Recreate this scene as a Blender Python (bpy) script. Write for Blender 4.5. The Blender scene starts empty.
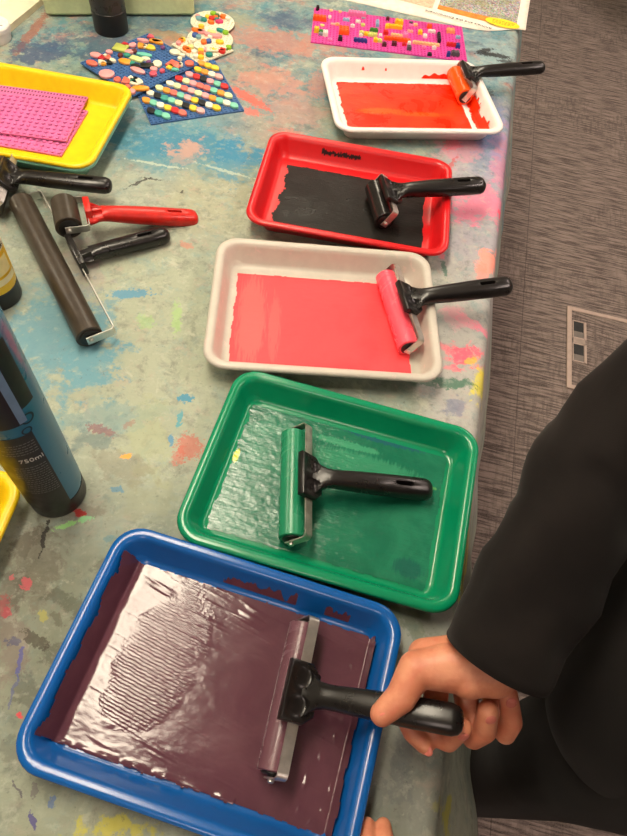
import bpy, bmesh, math, random
from mathutils import Vector, Matrix, noise
random.seed(7)
PI = math.pi
SC = bpy.context.scene
COL = SC.collection
TZ = 0.74                       # table height
STAINS=[(-0.5593,1.2819,0.1753,0.1234,1.882,(110,140,130),0.7,'w'),(-0.3647,1.0823,0.1464,0.1335,2.901,(88,142,158),0.8,'w'),(-0.1901,1.5426,0.173,0.1318,-2.52,(112,152,155),0.7,'w'),(0.217,1.5424,0.2134,0.1373,1.317,(138,166,172),0.85,'w'),(-0.2085,1.2569,0.2217,0.0946,1.728,(150,138,128),0.6,'w'),(0.2414,1.0628,0.3383,0.0826,1.554,(165,160,172),0.8,'w'),(0.2258,0.6357,0.2213,0.0793,1.549,(172,170,166),0.9,'w'),(-0.2773,0.5622,0.2509,0.1606,1.912,(160,167,144),0.7,'w'),(-0.259,0.1241,0.1251,0.0926,2.224,(120,126,108),0.75,'w'),(-0.1829,-0.019,0.0879,0.0421,-3.057,(148,154,132),0.6,'w'),(0.1511,0.0491,0.0665,0.0617,-2.284,(128,130,124),0.8,'w'),(0.1782,0.044,0.0544,0.0266,1.594,(120,124,118),0.6,'w'),(-0.6584,1.0964,0.2045,0.1113,1.982,(120,140,120),0.5,'w'),(-0.2488,0.9279,0.1392,0.09,1.775,(160,160,132),0.6,'w'),(0.273,1.2375,0.1615,0.0528,1.521,(140,140,178),0.6,'w'),(-0.3898,0.5366,0.1004,0.0726,2.079,(82,140,158),0.75,'m'),(-0.3385,0.51,0.0555,0.0389,2.02,(96,150,165),0.6,'m'),(-0.3408,1.03,0.1246,0.0551,-3.05,(48,124,152),0.8,'m'),(-0.2393,1.0275,0.061,0.0416,1.732,(50,126,160),0.8,'m'),(-0.4872,1.0623,0.065,0.0632,2.393,(60,108,116),0.6,'m'),(-0.7003,1.255,0.0576,0.0415,-2.368,(58,76,108),0.85,'m'),(-0.5703,1.3286,0.0755,0.0647,-2.772,(62,88,108),0.8,'m'),(-0.5254,1.4614,0.0761,0.0531,-2.741,(70,96,118),0.55,'m'),(-0.2302,1.5672,0.0712,0.0376,-2.951,(66,84,116),0.55,'m'),(-0.2367,1.4701,0.1417,0.0481,-3.08,(186,122,106),0.65,'m'),(-0.2175,1.3051,0.0648,0.0458,3.052,(196,128,112),0.6,'m'),(-0.1467,1.2196,0.0655,0.053,1.443,(176,134,124),0.5,'m'),(-0.3279,1.0177,0.034,0.0331,-2.164,(196,150,130),0.75,'m'),(-0.4657,1.4132,0.0452,0.0248,3.062,(166,132,82),0.55,'m'),(-0.3553,1.5321,0.0567,0.0363,-2.706,(150,150,120),0.5,'m'),(-0.2797,0.9786,0.1299,0.029,-3.093,(98,140,146),0.5,'m'),(-0.4251,0.6313,0.0673,0.0207,-3.045,(120,150,150),0.4,'m'),(-0.403,0.6814,0.0671,0.0308,1.933,(160,138,138),0.35,'m'),(-0.2756,0.4178,0.0803,0.0194,-2.943,(96,140,146),0.45,'m'),(-0.2913,0.3821,0.0289,0.0185,-3.034,(74,104,112),0.5,'m'),(-0.2933,0.2121,0.0511,0.0335,2.096,(104,98,82),0.5,'m'),(-0.2909,0.1187,0.04,0.0167,2.015,(120,96,92),0.45,'m'),(-0.2139,0.3979,0.063,0.0291,1.878,(156,164,128),0.5,'m'),(0.2414,1.0176,0.065,0.041,-2.146,(226,118,148),0.8,'m'),(0.2039,1.1822,0.0561,0.0423,-2.348,(206,140,156),0.6,'m'),(0.2826,1.171,0.1161,0.0204,1.504,(206,130,160),0.6,'m'),(0.2185,1.3881,0.0576,0.0411,2.947,(92,96,98),0.6,'m'),(0.2627,1.2706,0.0958,0.03,1.529,(112,136,182),0.55,'m'),(0.2559,0.8649,0.0323,0.0238,1.187,(250,150,130),0.8,'m'),(0.2131,0.6389,0.0351,0.0242,-2.969,(250,92,118),0.92,'m'),(0.2449,0.5966,0.0294,0.0198,1.376,(216,204,66),0.9,'m'),(0.2259,0.6317,0.0149,0.0096,-2.763,(220,190,60),0.7,'m'),(0.1924,0.5814,0.0462,0.0114,-3.045,(46,108,82),0.8,'m'),(0.2042,0.5394,0.0161,0.0148,3.134,(112,120,146),0.65,'m'),(0.2251,0.7133,0.039,0.0089,2.7,(236,122,148),0.75,'m'),(0.2001,0.7185,0.0234,0.0188,1.077,(228,150,165),0.6,'m'),(0.2291,0.3072,0.0612,0.0128,1.49,(206,196,50),0.85,'m'),(0.2391,0.4411,0.0549,0.0112,1.504,(166,160,76),0.6,'m'),(0.2235,0.0221,0.0163,0.0141,1.075,(170,168,52),0.85,'m'),(0.1999,0.0363,0.0073,0.0062,1.262,(150,150,80),0.5,'m'),(-0.1258,-0.0325,0.0309,0.0098,-3.016,(190,182,56),0.75,'m'),(0.1403,0.1919,0.0289,0.0159,-2.933,(176,178,176),0.5,'m'),(0.193,0.2245,0.0302,0.0233,-2.757,(165,168,162),0.5,'m'),(0.1439,0.6794,0.086,0.0638,1.395,(170,172,166),0.4,'m'),(-0.2424,0.1725,0.0319,0.0128,2.798,(72,74,60),0.5,'m'),(-0.211,0.2208,0.0203,0.0103,-2.599,(78,80,64),0.45,'m'),(-0.25,0.073,0.0225,0.0129,2.485,(74,74,66),0.45,'m'),(-0.2337,0.1175,0.0275,0.01,2.961,(70,66,54),0.5,'m'),(-0.242,0.0164,0.0182,0.0107,-3.122,(84,86,76),0.45,'m'),(-0.2624,0.2839,0.0197,0.0108,-3.019,(112,104,92),0.45,'m'),(-0.1887,0.3121,0.038,0.0278,-3.064,(140,146,120),0.4,'m'),(-0.3142,0.2339,0.0285,0.0137,-2.334,(84,78,66),0.5,'m'),(-0.1922,0.0059,0.0176,0.0159,2.159,(96,100,92),0.4,'m'),(-0.3086,0.1726,0.0243,0.0151,2.105,(84,80,72),0.45,'m'),(-0.2388,0.3463,0.0396,0.0172,3.105,(120,116,98),0.4,'m'),(0.1558,0.0591,0.0375,0.0107,1.533,(100,106,108),0.5,'m'),(0.1285,0.0275,0.023,0.0084,1.659,(96,102,100),0.5,'m'),(-0.3177,0.6485,0.0336,0.0096,-2.81,(78,138,166),0.85,'h'),(-0.2354,0.6166,0.0325,0.0076,1.836,(150,192,112),0.55,'h'),(-0.2788,0.5982,0.0141,0.0119,2.011,(150,192,112),0.4,'h'),(-0.1819,0.4716,0.0098,0.0077,-3.002,(58,136,166),0.9,'h'),(-0.1825,0.4356,0.0128,0.0035,1.62,(66,150,166),0.8,'h'),(-0.186,0.402,0.0095,0.0033,1.848,(62,130,170),0.8,'h'),(-0.1582,0.3965,0.0189,0.0172,1.791,(188,98,84),0.7,'h'),(-0.17,0.3784,0.0148,0.0068,1.561,(188,98,84),0.6,'h'),(-0.2354,0.3652,0.0077,0.0046,-2.513,(232,162,62),0.9,'h'),(-0.2835,0.3997,0.0211,0.006,2.97,(132,84,92),0.7,'h'),(-0.2496,0.4149,0.0095,0.0048,-2.255,(150,98,90),0.5,'h'),(-0.2682,0.2786,0.0091,0.0038,2.925,(170,36,34),0.9,'h'),(-0.2751,0.2624,0.0172,0.0044,-2.553,(152,216,132),0.9,'h'),(-0.2584,0.2723,0.0095,0.0034,-2.772,(140,206,150),0.8,'h'),(-0.2964,0.2424,0.0238,0.0027,1.715,(36,34,32),0.85,'h'),(-0.2965,0.1808,0.0086,0.0054,2.099,(212,92,104),0.75,'h'),(-0.3142,0.1861,0.0039,0.0031,2.469,(212,92,104),0.6,'h'),(-0.3042,0.1478,0.0066,0.0056,2.082,(200,90,104),0.7,'h'),(-0.3123,0.1532,0.0135,0.0102,2.352,(160,66,72),0.6,'h'),(-0.2632,0.1234,0.0176,0.006,2.889,(64,58,46),0.7,'h'),(-0.2713,0.0984,0.0174,0.0028,1.788,(76,80,152),0.75,'h'),(-0.2869,0.1172,0.0087,0.0043,-3.048,(60,64,110),0.6,'h'),(-0.2014,-0.0387,0.0074,0.0025,2.331,(76,70,130),0.85,'h'),(-0.2263,-0.0169,0.008,0.0017,2.46,(70,60,80),0.7,'h'),(-0.209,-0.0143,0.0071,0.0037,2.036,(90,76,90),0.5,'h'),(-0.1886,-0.0199,0.005,0.0024,1.786,(80,110,160),0.7,'h'),(-0.2484,0.0475,0.0044,0.0026,2.71,(220,70,80),0.9,'h'),(-0.2653,0.0705,0.0175,0.0021,1.748,(84,90,140),0.6,'h'),(-0.2662,0.1486,0.0071,0.0053,2.219,(186,180,70),0.5,'h'),(-0.2209,0.2511,0.0094,0.004,-2.786,(96,140,150),0.6,'h'),(-0.2324,0.318,0.0091,0.0041,3.1,(74,130,160),0.7,'h'),(-0.2476,0.1484,0.0122,0.0051,2.667,(90,86,70),0.5,'h'),(-0.7476,1.3367,0.0975,0.011,1.586,(152,94,76),0.75,'h'),(-0.7483,1.2677,0.022,0.0179,-1.884,(60,70,100),0.6,'h'),(-0.2478,1.2292,0.0573,0.0141,2.625,(210,98,84),0.85,'h'),(-0.3028,1.2385,0.0209,0.0131,2.622,(206,110,98),0.6,'h'),(-0.2319,1.1823,0.0205,0.0138,3.059,(216,104,92),0.7,'h'),(-0.1439,1.1279,0.036,0.0198,3.114,(206,120,106),0.5,'h'),(-0.1151,1.3221,0.0542,0.0217,1.682,(196,120,110),0.45,'h'),(0.1752,1.101,0.0498,0.0053,1.227,(190,72,74),0.7,'h'),(0.2837,1.0114,0.0121,0.0075,1.357,(242,78,108),0.9,'h'),(0.1782,0.8255,0.0212,0.0046,1.743,(58,110,90),0.7,'h'),(0.1737,0.8545,0.0077,0.0052,1.41,(232,110,130),0.7,'h'),(0.1828,1.1933,0.0225,0.0172,1.053,(226,96,116),0.6,'h'),(0.2748,1.5803,0.041,0.0103,-3.063,(34,34,36),0.9,'h'),(0.2506,1.5908,0.0267,0.0085,-2.479,(34,34,36),0.9,'h'),(0.3011,1.5615,0.0216,0.0074,-3.052,(44,44,46),0.8,'h'),(0.2296,1.408,0.0402,0.025,3.103,(54,58,56),0.65,'h'),(0.3182,1.5672,0.0142,0.0071,1.415,(46,46,46),0.4,'h'),(0.2433,0.8292,0.0287,0.0109,1.642,(246,140,124),0.6,'h'),(-0.3834,0.908,0.0268,0.0028,-2.291,(40,38,36),0.8,'h'),(-0.3645,0.9249,0.0161,0.0028,-3.038,(40,38,36),0.7,'h'),(-0.3036,0.9043,0.0044,0.0028,1.823,(40,38,36),0.8,'h'),(-0.2618,0.7719,0.0142,0.0067,2.835,(190,120,104),0.6,'h'),(0.2315,0.3281,0.0279,0.0039,1.509,(40,40,32),0.6,'h'),(0.2241,0.2864,0.0183,0.0051,1.57,(60,56,40),0.6,'h'),(0.1062,0.2337,0.0198,0.0073,-2.956,(110,120,130),0.35,'h'),(-0.3714,0.9678,0.0557,0.0034,3.141,(190,200,180),0.6,'h'),(-0.2428,0.983,0.0575,0.0034,2.982,(190,200,180),0.55,'h')]
BRICKS=[(-0.1751,0.0703,8,8,10,(30,28,30)),(-0.1422,0.0747,8,8,3,(245,200,140)),(-0.1198,0.0734,8,8,3,(245,170,110)),(-0.0784,0.0655,44,12,10,(245,130,185)),(-0.1679,0.0229,32,12,10,(255,95,20)),(-0.1442,0.0391,8,8,5,(240,235,225)),(-0.1043,0.0369,16,8,5,(140,185,210)),(-0.0985,0.0489,8,8,3,(245,130,185)),(-0.0752,0.035,12,8,5,(240,235,225)),(-0.0623,0.0574,10,8,3,(150,150,160)),(-0.0635,0.0219,10,8,5,(210,225,120)),(-0.0284,0.0343,8,24,8,(140,185,210)),(-0.0032,0.064,8,8,8,(90,35,40)),(-0.1604,-0.002,10,8,3,(210,225,120)),(-0.1349,0.0104,12,8,3,(250,170,150)),(-0.1247,0.0087,10,8,5,(245,170,110)),(-0.0884,0.0118,10,8,5,(240,235,225)),(-0.1728,-0.0334,12,12,10,(250,205,30)),(-0.1083,-0.0203,24,24,10,(255,95,20)),(-0.1623,-0.0384,10,10,8,(60,140,50)),(-0.1517,-0.0458,12,14,10,(240,235,225)),(-0.1625,-0.046,10,8,6,(150,150,160)),(-0.037,0.0002,20,8,8,(60,140,50)),(-0.0671,-0.0207,10,10,8,(210,225,120)),(-0.0538,-0.0177,14,10,6,(250,205,30)),(-0.0455,-0.0201,12,12,6,(210,225,120)),(-0.068,-0.0265,8,8,5,(240,235,225)),(-0.0348,-0.0182,12,8,6,(210,225,120)),(-0.0211,-0.0144,8,8,4,(240,235,225)),(-0.0086,0.0009,10,8,6,(215,40,40)),(-0.0333,-0.044,10,10,8,(250,205,30)),(-0.0228,-0.0424,10,8,6,(210,225,120)),(-0.1399,-0.0639,10,8,4,(245,130,185)),(-0.1163,-0.0575,10,10,10,(30,28,30)),(-0.069,-0.0541,32,8,8,(40,60,140)),(-0.0127,-0.0585,10,8,8,(90,35,40)),(0.0112,-0.0473,10,8,6,(90,35,40)),(0.0247,0.0528,20,12,10,(250,205,30)),(-0.0054,0.0263,8,12,8,(250,205,30)),(0.0141,0.0297,36,8,8,(250,205,30)),(-0.0085,-0.0032,12,10,8,(215,40,40)),(0.0178,-0.0069,28,8,5,(245,200,140)),(0.0186,-0.0291,64,8,8,(255,95,20)),(0.0877,-0.0303,64,8,6,(245,200,140)),(0.0391,-0.0034,12,16,8,(245,130,185)),(0.0516,0.0208,14,8,4,(250,170,150)),(0.0659,0.0545,10,8,5,(245,200,140)),(0.0549,0.0521,10,6,3,(245,130,185)),(0.0554,0.0662,10,6,3,(90,85,90)),(0.0998,0.0528,12,8,8,(255,95,20)),(0.0755,0.0184,10,12,8,(250,205,30)),(0.0871,0.0066,10,10,6,(240,235,225)),(0.1047,0.0313,18,8,6,(240,235,225)),(0.12,0.0026,8,34,10,(30,28,30)),(0.1517,0.0442,20,14,8,(245,170,110)),(0.1686,0.0211,12,8,5,(140,185,210)),(0.1491,-0.021,24,8,8,(215,40,40)),(0.1644,-0.0231,10,12,8,(40,60,140)),(0.1385,-0.0678,8,8,10,(40,60,140)),(0.1551,-0.0624,20,12,10,(90,85,90)),(0.0106,-0.0493,12,10,8,(90,35,40)),(0.0346,-0.0445,10,8,6,(215,40,40)),(0.0468,-0.0405,8,8,8,(240,235,225)),(0.0456,-0.0628,10,10,10,(90,85,90)),(0.0818,-0.0478,10,8,5,(245,130,185)),(0.1061,-0.044,10,8,6,(240,235,225)),(0.0938,-0.0754,10,8,6,(30,28,30))]
BLUETILES=[(-0.0531,0.0757,'e',22,11,(238,160,160)),(-0.0788,0.0579,'e',22,11,(232,110,90)),(0.0041,0.0658,'r',24,18,(180,190,90)),(0.019,0.0701,'r',10,8,(200,40,50)),(0.03,0.0576,'o',12,12,(238,160,160)),(-0.0248,0.0676,'e',12,9,(238,160,160)),(0.0072,0.0422,'e',16,9,(238,160,160)),(0.0177,0.0381,'o',10,9,(110,50,45)),(-0.0154,0.0442,'o',9,9,(110,50,45)),(-0.0046,0.0351,'e',12,8,(60,150,130)),(0.0232,0.0138,'e',28,8,(110,200,180)),(-0.0242,0.0194,'e',24,12,(245,160,50)),(-0.0488,0.0593,'q',12,10,(200,40,50)),(-0.0393,0.0513,'q',12,10,(232,110,90)),(-0.0411,0.0592,'q',10,8,(240,232,200)),(-0.0602,0.0466,'q',14,10,(240,232,200)),(-0.0613,0.0412,'q',9,8,(245,160,50)),(-0.0494,0.0375,'q',10,9,(35,38,32)),(-0.04,0.0378,'q',12,9,(240,232,200)),(0.0002,0.0117,'r',24,10,(215,225,150)),(0.0152,-0.001,'e',16,8,(240,232,200)),(-0.0177,0.0044,'o',9,9,(60,150,130)),(-0.0196,-0.0067,'e',16,9,(35,38,32)),(0.0002,-0.0215,'r',24,10,(35,38,32)),(0.0207,-0.0293,'o',16,16,(240,232,200)),(-0.0268,-0.0226,'e',30,10,(238,160,160)),(-0.0822,0.0079,'o',26,20,(238,160,160)),(-0.0801,-0.0214,'o',12,11,(232,110,90)),(-0.0119,-0.0521,'o',13,11,(220,90,110)),(0.001,-0.0399,'e',14,9,(238,160,160)),(-0.0681,-0.0366,'q',15,14,(232,110,90)),(-0.0568,-0.0371,'q',12,10,(240,232,200)),(-0.0501,-0.0429,'q',9,8,(35,38,32)),(-0.0585,-0.0448,'q',11,10,(60,150,130)),(-0.0514,-0.054,'q',18,14,(240,232,200)),(-0.0618,-0.0542,'q',16,9,(240,232,200)),(-0.0663,-0.0743,'e',30,10,(245,160,50)),(-0.086,-0.0721,'o',12,11,(238,160,160)),(-0.0816,-0.0539,'e',10,8,(232,110,90)),(0.0446,0.0435,'q',16,12,(245,160,50)),(0.0484,0.0357,'q',12,9,(240,232,200)),(0.0549,0.0249,'q',18,12,(245,205,60)),(0.0786,0.0389,'e',24,9,(245,160,50)),(0.0595,0.0581,'e',22,7,(238,160,160)),(0.011,-0.0135,'o',8,8,(120,70,120)),(0.0797,-0.0196,'e',20,13,(240,232,200)),(0.0699,-0.0449,'o',8,8,(240,232,200)),(0.0443,-0.0543,'r',24,16,(232,110,90)),(0.0332,-0.0582,'q',14,11,(245,205,60)),(0.0355,-0.0688,'q',14,8,(110,200,180)),(0.0554,-0.0638,'q',9,9,(240,232,200)),(0.0723,-0.071,'e',16,13,(232,110,90)),(0.0099,-0.0557,'o',9,8,(220,90,110)),(0.0846,0.058,'q',14,9,(220,90,110)),(0.0723,0.0104,'o',8,7,(120,70,120)),(0.0792,0.0343,'e',24,8,(245,160,50)),(0.0829,-0.0377,'e',12,7,(240,232,200))]
SQTILES=[(-0.037,0.0062,'o',10,10,(250,120,40)),(-0.0377,0.0127,'o',10,10,(250,120,40)),(-0.0376,0.0006,'o',10,10,(250,120,40)),(-0.0258,0.0421,'o',10,10,(250,120,40)),(-0.0366,0.0362,'o',10,10,(240,160,160)),(-0.0204,0.0429,'o',10,9,(245,205,50)),(-0.025,0.0093,'o',12,10,(215,220,140)),(-0.0156,-0.0141,'o',11,10,(245,205,50)),(-0.0236,-0.0241,'o',11,10,(250,120,40)),(-0.0324,-0.0351,'o',12,10,(245,205,50)),(-0.0116,-0.0374,'e',14,10,(40,140,130)),(-0.0053,-0.0176,'o',10,10,(240,160,160)),(0.0083,-0.0268,'e',16,9,(245,205,50)),(0.0223,-0.038,'e',16,12,(220,50,40)),(0.0202,-0.0434,'o',11,9,(220,50,40)),(0.0421,-0.0382,'o',12,11,(140,190,40)),(-0.039,-0.0265,'o',10,9,(245,240,220)),(-0.0311,-0.0106,'o',10,9,(245,240,220))]
DISCA=[(-0.0319,0.0161,'e',26,10,(250,120,40)),(-0.0237,0.015,'e',18,10,(240,160,160)),(-0.0328,-0.004,'o',12,12,(60,90,160)),(-0.0237,-0.0086,'o',10,10,(120,170,180)),(-0.0079,-0.0248,'o',12,12,(250,120,40)),(0.0013,-0.0193,'o',11,11,(60,90,160)),(0.025,-0.0149,'e',16,10,(245,205,50)),(0.01,0.0071,'e',26,10,(240,160,160)),(0.0156,0.0344,'e',18,8,(40,140,130)),(0.0281,0.0292,'o',12,10,(140,190,40)),(-0.0008,0.0191,'e',18,9,(215,220,140)),(-0.0001,-0.0004,'o',9,9,(245,240,220)),(-0.0291,0.0371,'o',12,9,(245,205,50)),(-0.0082,0.0086,'e',14,9,(240,160,160)),(-0.0328,-0.0272,'o',10,9,(245,240,220))]
DISCB=[(-0.0296,-0.0023,'e',16,11,(120,170,180)),(-0.0187,-0.005,'o',12,9,(40,140,130)),(-0.0032,0.0072,'o',12,10,(220,50,40)),(0.0042,0.0141,'o',10,9,(250,120,40)),(0.016,-0.001,'e',16,9,(225,70,120)),(0.0197,0.0239,'o',13,10,(250,120,40)),(-0.0053,0.0302,'o',13,10,(140,190,40)),(0.0055,0.023,'o',10,8,(60,110,60)),(-0.0011,-0.0104,'o',14,8,(250,120,40)),(-0.0142,0.01,'o',10,8,(245,205,50)),(0.0314,0.018,'o',10,8,(245,240,220)),(-0.0357,0.0056,'o',10,8,(240,160,160)),(0.0096,0.0051,'o',10,8,(40,140,130))]

# ------------------------------------------------------------------ materials
def lin(c):
    return tuple(((v/255)/12.92 if v/255 <= .04045 else ((v/255+.055)/1.055)**2.4) for v in c[:3]) + (1,)

class NT:
    def __init__(s, name):
        s.m = bpy.data.materials.new(name); s.m.use_nodes = True
        s.t = s.m.node_tree; s.n = s.t.nodes; s.l = s.t.links
        s.b = s.n['Principled BSDF']
        s.tc = None
    def node(s, typ, **kw):
        n = s.n.new(typ)
        for k, v in kw.items(): setattr(n, k, v)
        return n
    def link(s, a, b): s.l.new(a, b)
    def coord(s):
        if not s.tc: s.tc = s.node('ShaderNodeTexCoord')
        return s.tc.outputs['Object']
    def mapping(s, scale=(1,1,1), rot=(0,0,0), loc=(0,0,0), src=None, typ='POINT'):
        m = s.node('ShaderNodeMapping', vector_type=typ)
        m.inputs['Scale'].default_value = scale; m.inputs['Rotation'].default_value = rot; m.inputs['Location'].default_value = loc
        s.link(src or s.coord(), m.inputs['Vector']); return m.outputs[0]
    def noise(s, scale, detail=3, rough=.5, dist=0, src=None):
        n = s.node('ShaderNodeTexNoise')
        n.inputs['Scale'].default_value = scale; n.inputs['Detail'].default_value = detail
        n.inputs['Roughness'].default_value = rough; n.inputs['Distortion'].default_value = dist
        s.link(src or s.coord(), n.inputs['Vector']); return n
    def ramp(s, src, p0, p1, v0=0., v1=1., smooth=True):
        n = s.node('ShaderNodeMapRange'); n.interpolation_type = 'SMOOTHSTEP' if smooth else 'LINEAR'
        for k, v in zip(('From Min','From Max','To Min','To Max'), (p0,p1,v0,v1)): n.inputs[k].default_value = v
        s.link(src, n.inputs['Value']); return n.outputs[0]
    def math(s, op, a, b=None, clamp=False):
        n = s.node('ShaderNodeMath', operation=op); n.use_clamp = clamp
        for i, x in enumerate((a, b)):
            if x is None: continue
            if isinstance(x, (int, float)): n.inputs[i].default_value = x
            else: s.link(x, n.inputs[i])
        return n.outputs[0]
    def mix(s, fac, a, b, mode='MIX'):
        n = s.node('ShaderNodeMix', data_type='RGBA', blend_type=mode)
        for inp, x in ((n.inputs[0], fac), (n.inputs[6], a), (n.inputs[7], b)):
            if isinstance(x, (int, float)): inp.default_value = x
            elif isinstance(x, tuple): inp.default_value = lin(x)
            else: s.link(x, inp)
        return n.outputs[2]
    def bump(s, h, strength=.3, dist=.001, nrm=None):
        n = s.node('ShaderNodeBump'); n.inputs['Strength'].default_value = strength; n.inputs['Distance'].default_value = dist
        s.link(h, n.inputs['Height'])
        if nrm is not None: s.link(nrm, n.inputs['Normal'])
        return n.outputs[0]
    def set(s, **kw):
        for k, v in kw.items():
            i = s.b.inputs[k.replace('_', ' ')]
            if hasattr(v, 'is_output') or isinstance(v, bpy.types.NodeSocket): s.link(v, i)
            else: i.default_value = v
        return s.m

def plastic(name, col, rough=.38, var=.08, bump=.05, coat=0., metal=0., scale=60, spec=.5, rv=1.):
    t = NT(name)
    n = t.noise(scale, 4, .6)
    dark = tuple(int(v*(1-var*1.6)) for v in col)
    c = t.mix(t.ramp(n.outputs[0], .3, .7), dark, tuple(col))
    n2 = t.noise(scale*7, 3, .6)
    r = t.ramp(n.outputs[0], .3, .7, rough-.06*rv, rough+.08*rv)
    return t.set(Base_Color=c, Roughness=r, Metallic=metal, Normal=t.bump(n2.outputs[0], bump, .0005), Coat_Weight=coat, Coat_Roughness=.1, Specular_IOR_Level=spec)

_pc = {}
def pc(col, rough=.35):
    k = (tuple(col), rough)
    if k not in _pc: _pc[k] = plastic('piece_plastic', col, rough, .04, .02)
    return _pc[k]

M_black = plastic('black_handle_plastic', (25,23,23), .28, .1, .004, rv=.15)
M_blackrub = plastic('black_rubber', (62,54,44), .36, .12, .02, rv=.3)
M_red_h = plastic('red_handle_plastic', (205,32,22), .33, .08, .004, rv=.15)
M_steel = plastic('bright_steel', (226,223,216), .40, .05, .01, metal=1., scale=90, rv=.3)
M_darksteel = plastic('dull_steel', (214,209,200), .46, .08, .03, metal=1., scale=120)
M_endcap = plastic('roller_end_plastic', (28,27,27), .4, .2)
M_skin = None

# ------------------------------------------------------------------ mesh helpers
def link(o, parent=None):
    COL.objects.link(o)
    if parent is not None: o.parent = parent
    return o
def mesh_obj(name, bm, mat, parent=None, smooth=True, angle=40):
    bmesh.ops.recalc_face_normals(bm, faces=bm.faces)
    me = bpy.data.meshes.new(name); bm.to_mesh(me); bm.free()
    if mat is not None: me.materials.append(mat)
    if smooth:
        for p in me.polygons: p.use_smooth = True
        try: me.set_sharp_from_angle(angle=math.radians(angle))
        except Exception: pass
    return link(bpy.data.objects.new(name, me), parent)
def empty(name, loc=(0,0,0), rz=0., rx=0., ry=0.):
    o = bpy.data.objects.new(name, None); COL.objects.link(o); o.empty_display_size = .05
    o.location = loc; o.rotation_euler = (rx, ry, rz); return o
def tag(o, label=None, cat=None, group=None, kind=None):
    if label: o['label'] = label
    if cat: o['category'] = cat
    if group: o['group'] = group
    if kind: o['kind'] = kind
    return o
def rrect(hx, hy, r, z, n=7, cx=0, cy=0):
    pts = []
    for sx, sy, a0 in ((1,1,0),(-1,1,90),(-1,-1,180),(1,-1,270)):
        for i in range(n+1):
            a = math.radians(a0 + 90*i/n)
            pts.append(Vector((cx+sx*(hx-r)+r*math.cos(a), cy+sy*(hy-r)+r*math.sin(a), z)))
    return pts
def circ(r, z, n=32, cx=0, cy=0):
    return [Vector((cx+r*math.cos(2*PI*i/n), cy+r*math.sin(2*PI*i/n), z)) for i in range(n)]
def loft(bm, loops, cap0=True, cap1=True, closed=True):
    vs = [[bm.verts.new(p) for p in L] for L in loops]
    n = len(vs[0])
    for a, b in zip(vs, vs[1:]):
        for i in range(n if closed else n-1):
            j = (i+1) % n
            bm.faces.new((a[i], a[j], b[j], b[i]))
    if cap0: bm.faces.new(list(reversed(vs[0])))
    if cap1: bm.faces.new(vs[-1])
    return vs
def lathe(bm, prof, n=32, mat=Matrix()):
    loft(bm, [[mat @ p for p in circ(max(r,1e-5), z, n)] for r, z in prof])
def box(bm, c, s, mat=Matrix(), bev=0.):
    hx, hy, hz = s[0]/2, s[1]/2, s[2]/2
    b = min(bev, hx*.9, hy*.9, hz*.9)
    c = Vector(c)
    if b <= 0:
        L = [[(-hx,-hy,-hz),(hx,-hy,-hz),(hx,hy,-hz),(-hx,hy,-hz)], [(-hx,-hy,hz),(hx,-hy,hz),(hx,hy,hz),(-hx,hy,hz)]]
        loft(bm, [[mat @ (c+Vector(p)) for p in l] for l in L])
    else:
        Ls = [rrect(hx-b, hy-b, b*.5, -hz, 2), rrect(hx, hy, b, -hz+b, 2), rrect(hx, hy, b, hz-b, 2), rrect(hx-b, hy-b, b*.5, hz, 2)]
        loft(bm, [[mat @ (c+p) for p in l] for l in Ls])
def frame_along(d):
    d = d.normalized(); u = Vector((0,0,1))
    if abs(d.z) > .95: u = Vector((1,0,0))
    s = d.cross(u).normalized(); return s, s.cross(d).normalized()
def tube(bm, pts, rad, n=12, flat=(1,1), cap=True, up=None):
    pts = [Vector(p) for p in pts]; loops = []
    for i, p in enumerate(pts):
        d = (pts[min(i+1,len(pts)-1)] - pts[max(i-1,0)]).normalized()
        if up is None: s, u = frame_along(d)
        else:
            s = d.cross(Vector(up)).normalized(); u = s.cross(d).normalized()
        r = rad[i] if isinstance(rad, (list, tuple)) else rad
        loops.append([p + s*(math.cos(2*PI*k/n)*r*flat[0]) + u*(math.sin(2*PI*k/n)*r*flat[1]) for k in range(n)])
    loft(bm, loops, cap, cap)
def strip(bm, pts, width_dir, w, th):
    """flat bent strip: a path with rectangular section, wide along width_dir(i)"""
    pts = [Vector(p) for p in pts]; loops = []
    for i, p in enumerate(pts):
        a = pts[max(i-1,0)]; b = pts[min(i+1,len(pts)-1)]
        d0 = (p-a).normalized() if i else (b-p).normalized()
        d1 = (b-p).normalized() if i < len(pts)-1 else d0
        d = (d0+d1).normalized()
        W = Vector(width_dir).normalized(); nrm = d.cross(W).normalized()
        k = 1/max(.5, d.dot(d1))
        loops.append([p + W*w/2 + nrm*th/2*k, p - W*w/2 + nrm*th/2*k, p - W*w/2 - nrm*th/2*k, p + W*w/2 - nrm*th/2*k])
    loft(bm, loops)
def capsule(bm, a, b, ra, rb, n=16):
    a, b = Vector(a), Vector(b); d = b-a; L = d.length
    if L < 1e-6: d = Vector((0,0,1))
    s, u = frame_along(d); d = d.normalized()
    loops = []
    for k in range(1, 6):
        t = PI/2*k/6; loops.append((a - d*ra*math.cos(t), ra*math.sin(t)))
    loops.append((a, ra)); loops.append((b, rb))
    for k in range(1, 6):
        t = PI/2*k/6; loops.append((b + d*rb*math.sin(t), rb*math.cos(t)))
    loft(bm, [[c + s*(math.cos(2*PI*i/n)*r) + u*(math.sin(2*PI*i/n)*r) for i in range(n)] for c, r in loops])
def ellipsoid(bm, c, r, mat=Matrix(), n=20):
    loops = []
    for k in range(1, 10):
        t = PI*k/10
        loops.append([mat @ Vector((c[0]+r[0]*math.sin(t)*math.cos(2*PI*i/n), c[1]+r[1]*math.sin(t)*math.sin(2*PI*i/n), c[2]-r[2]*math.cos(t))) for i in range(n)])
    loft(bm, loops)
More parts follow.
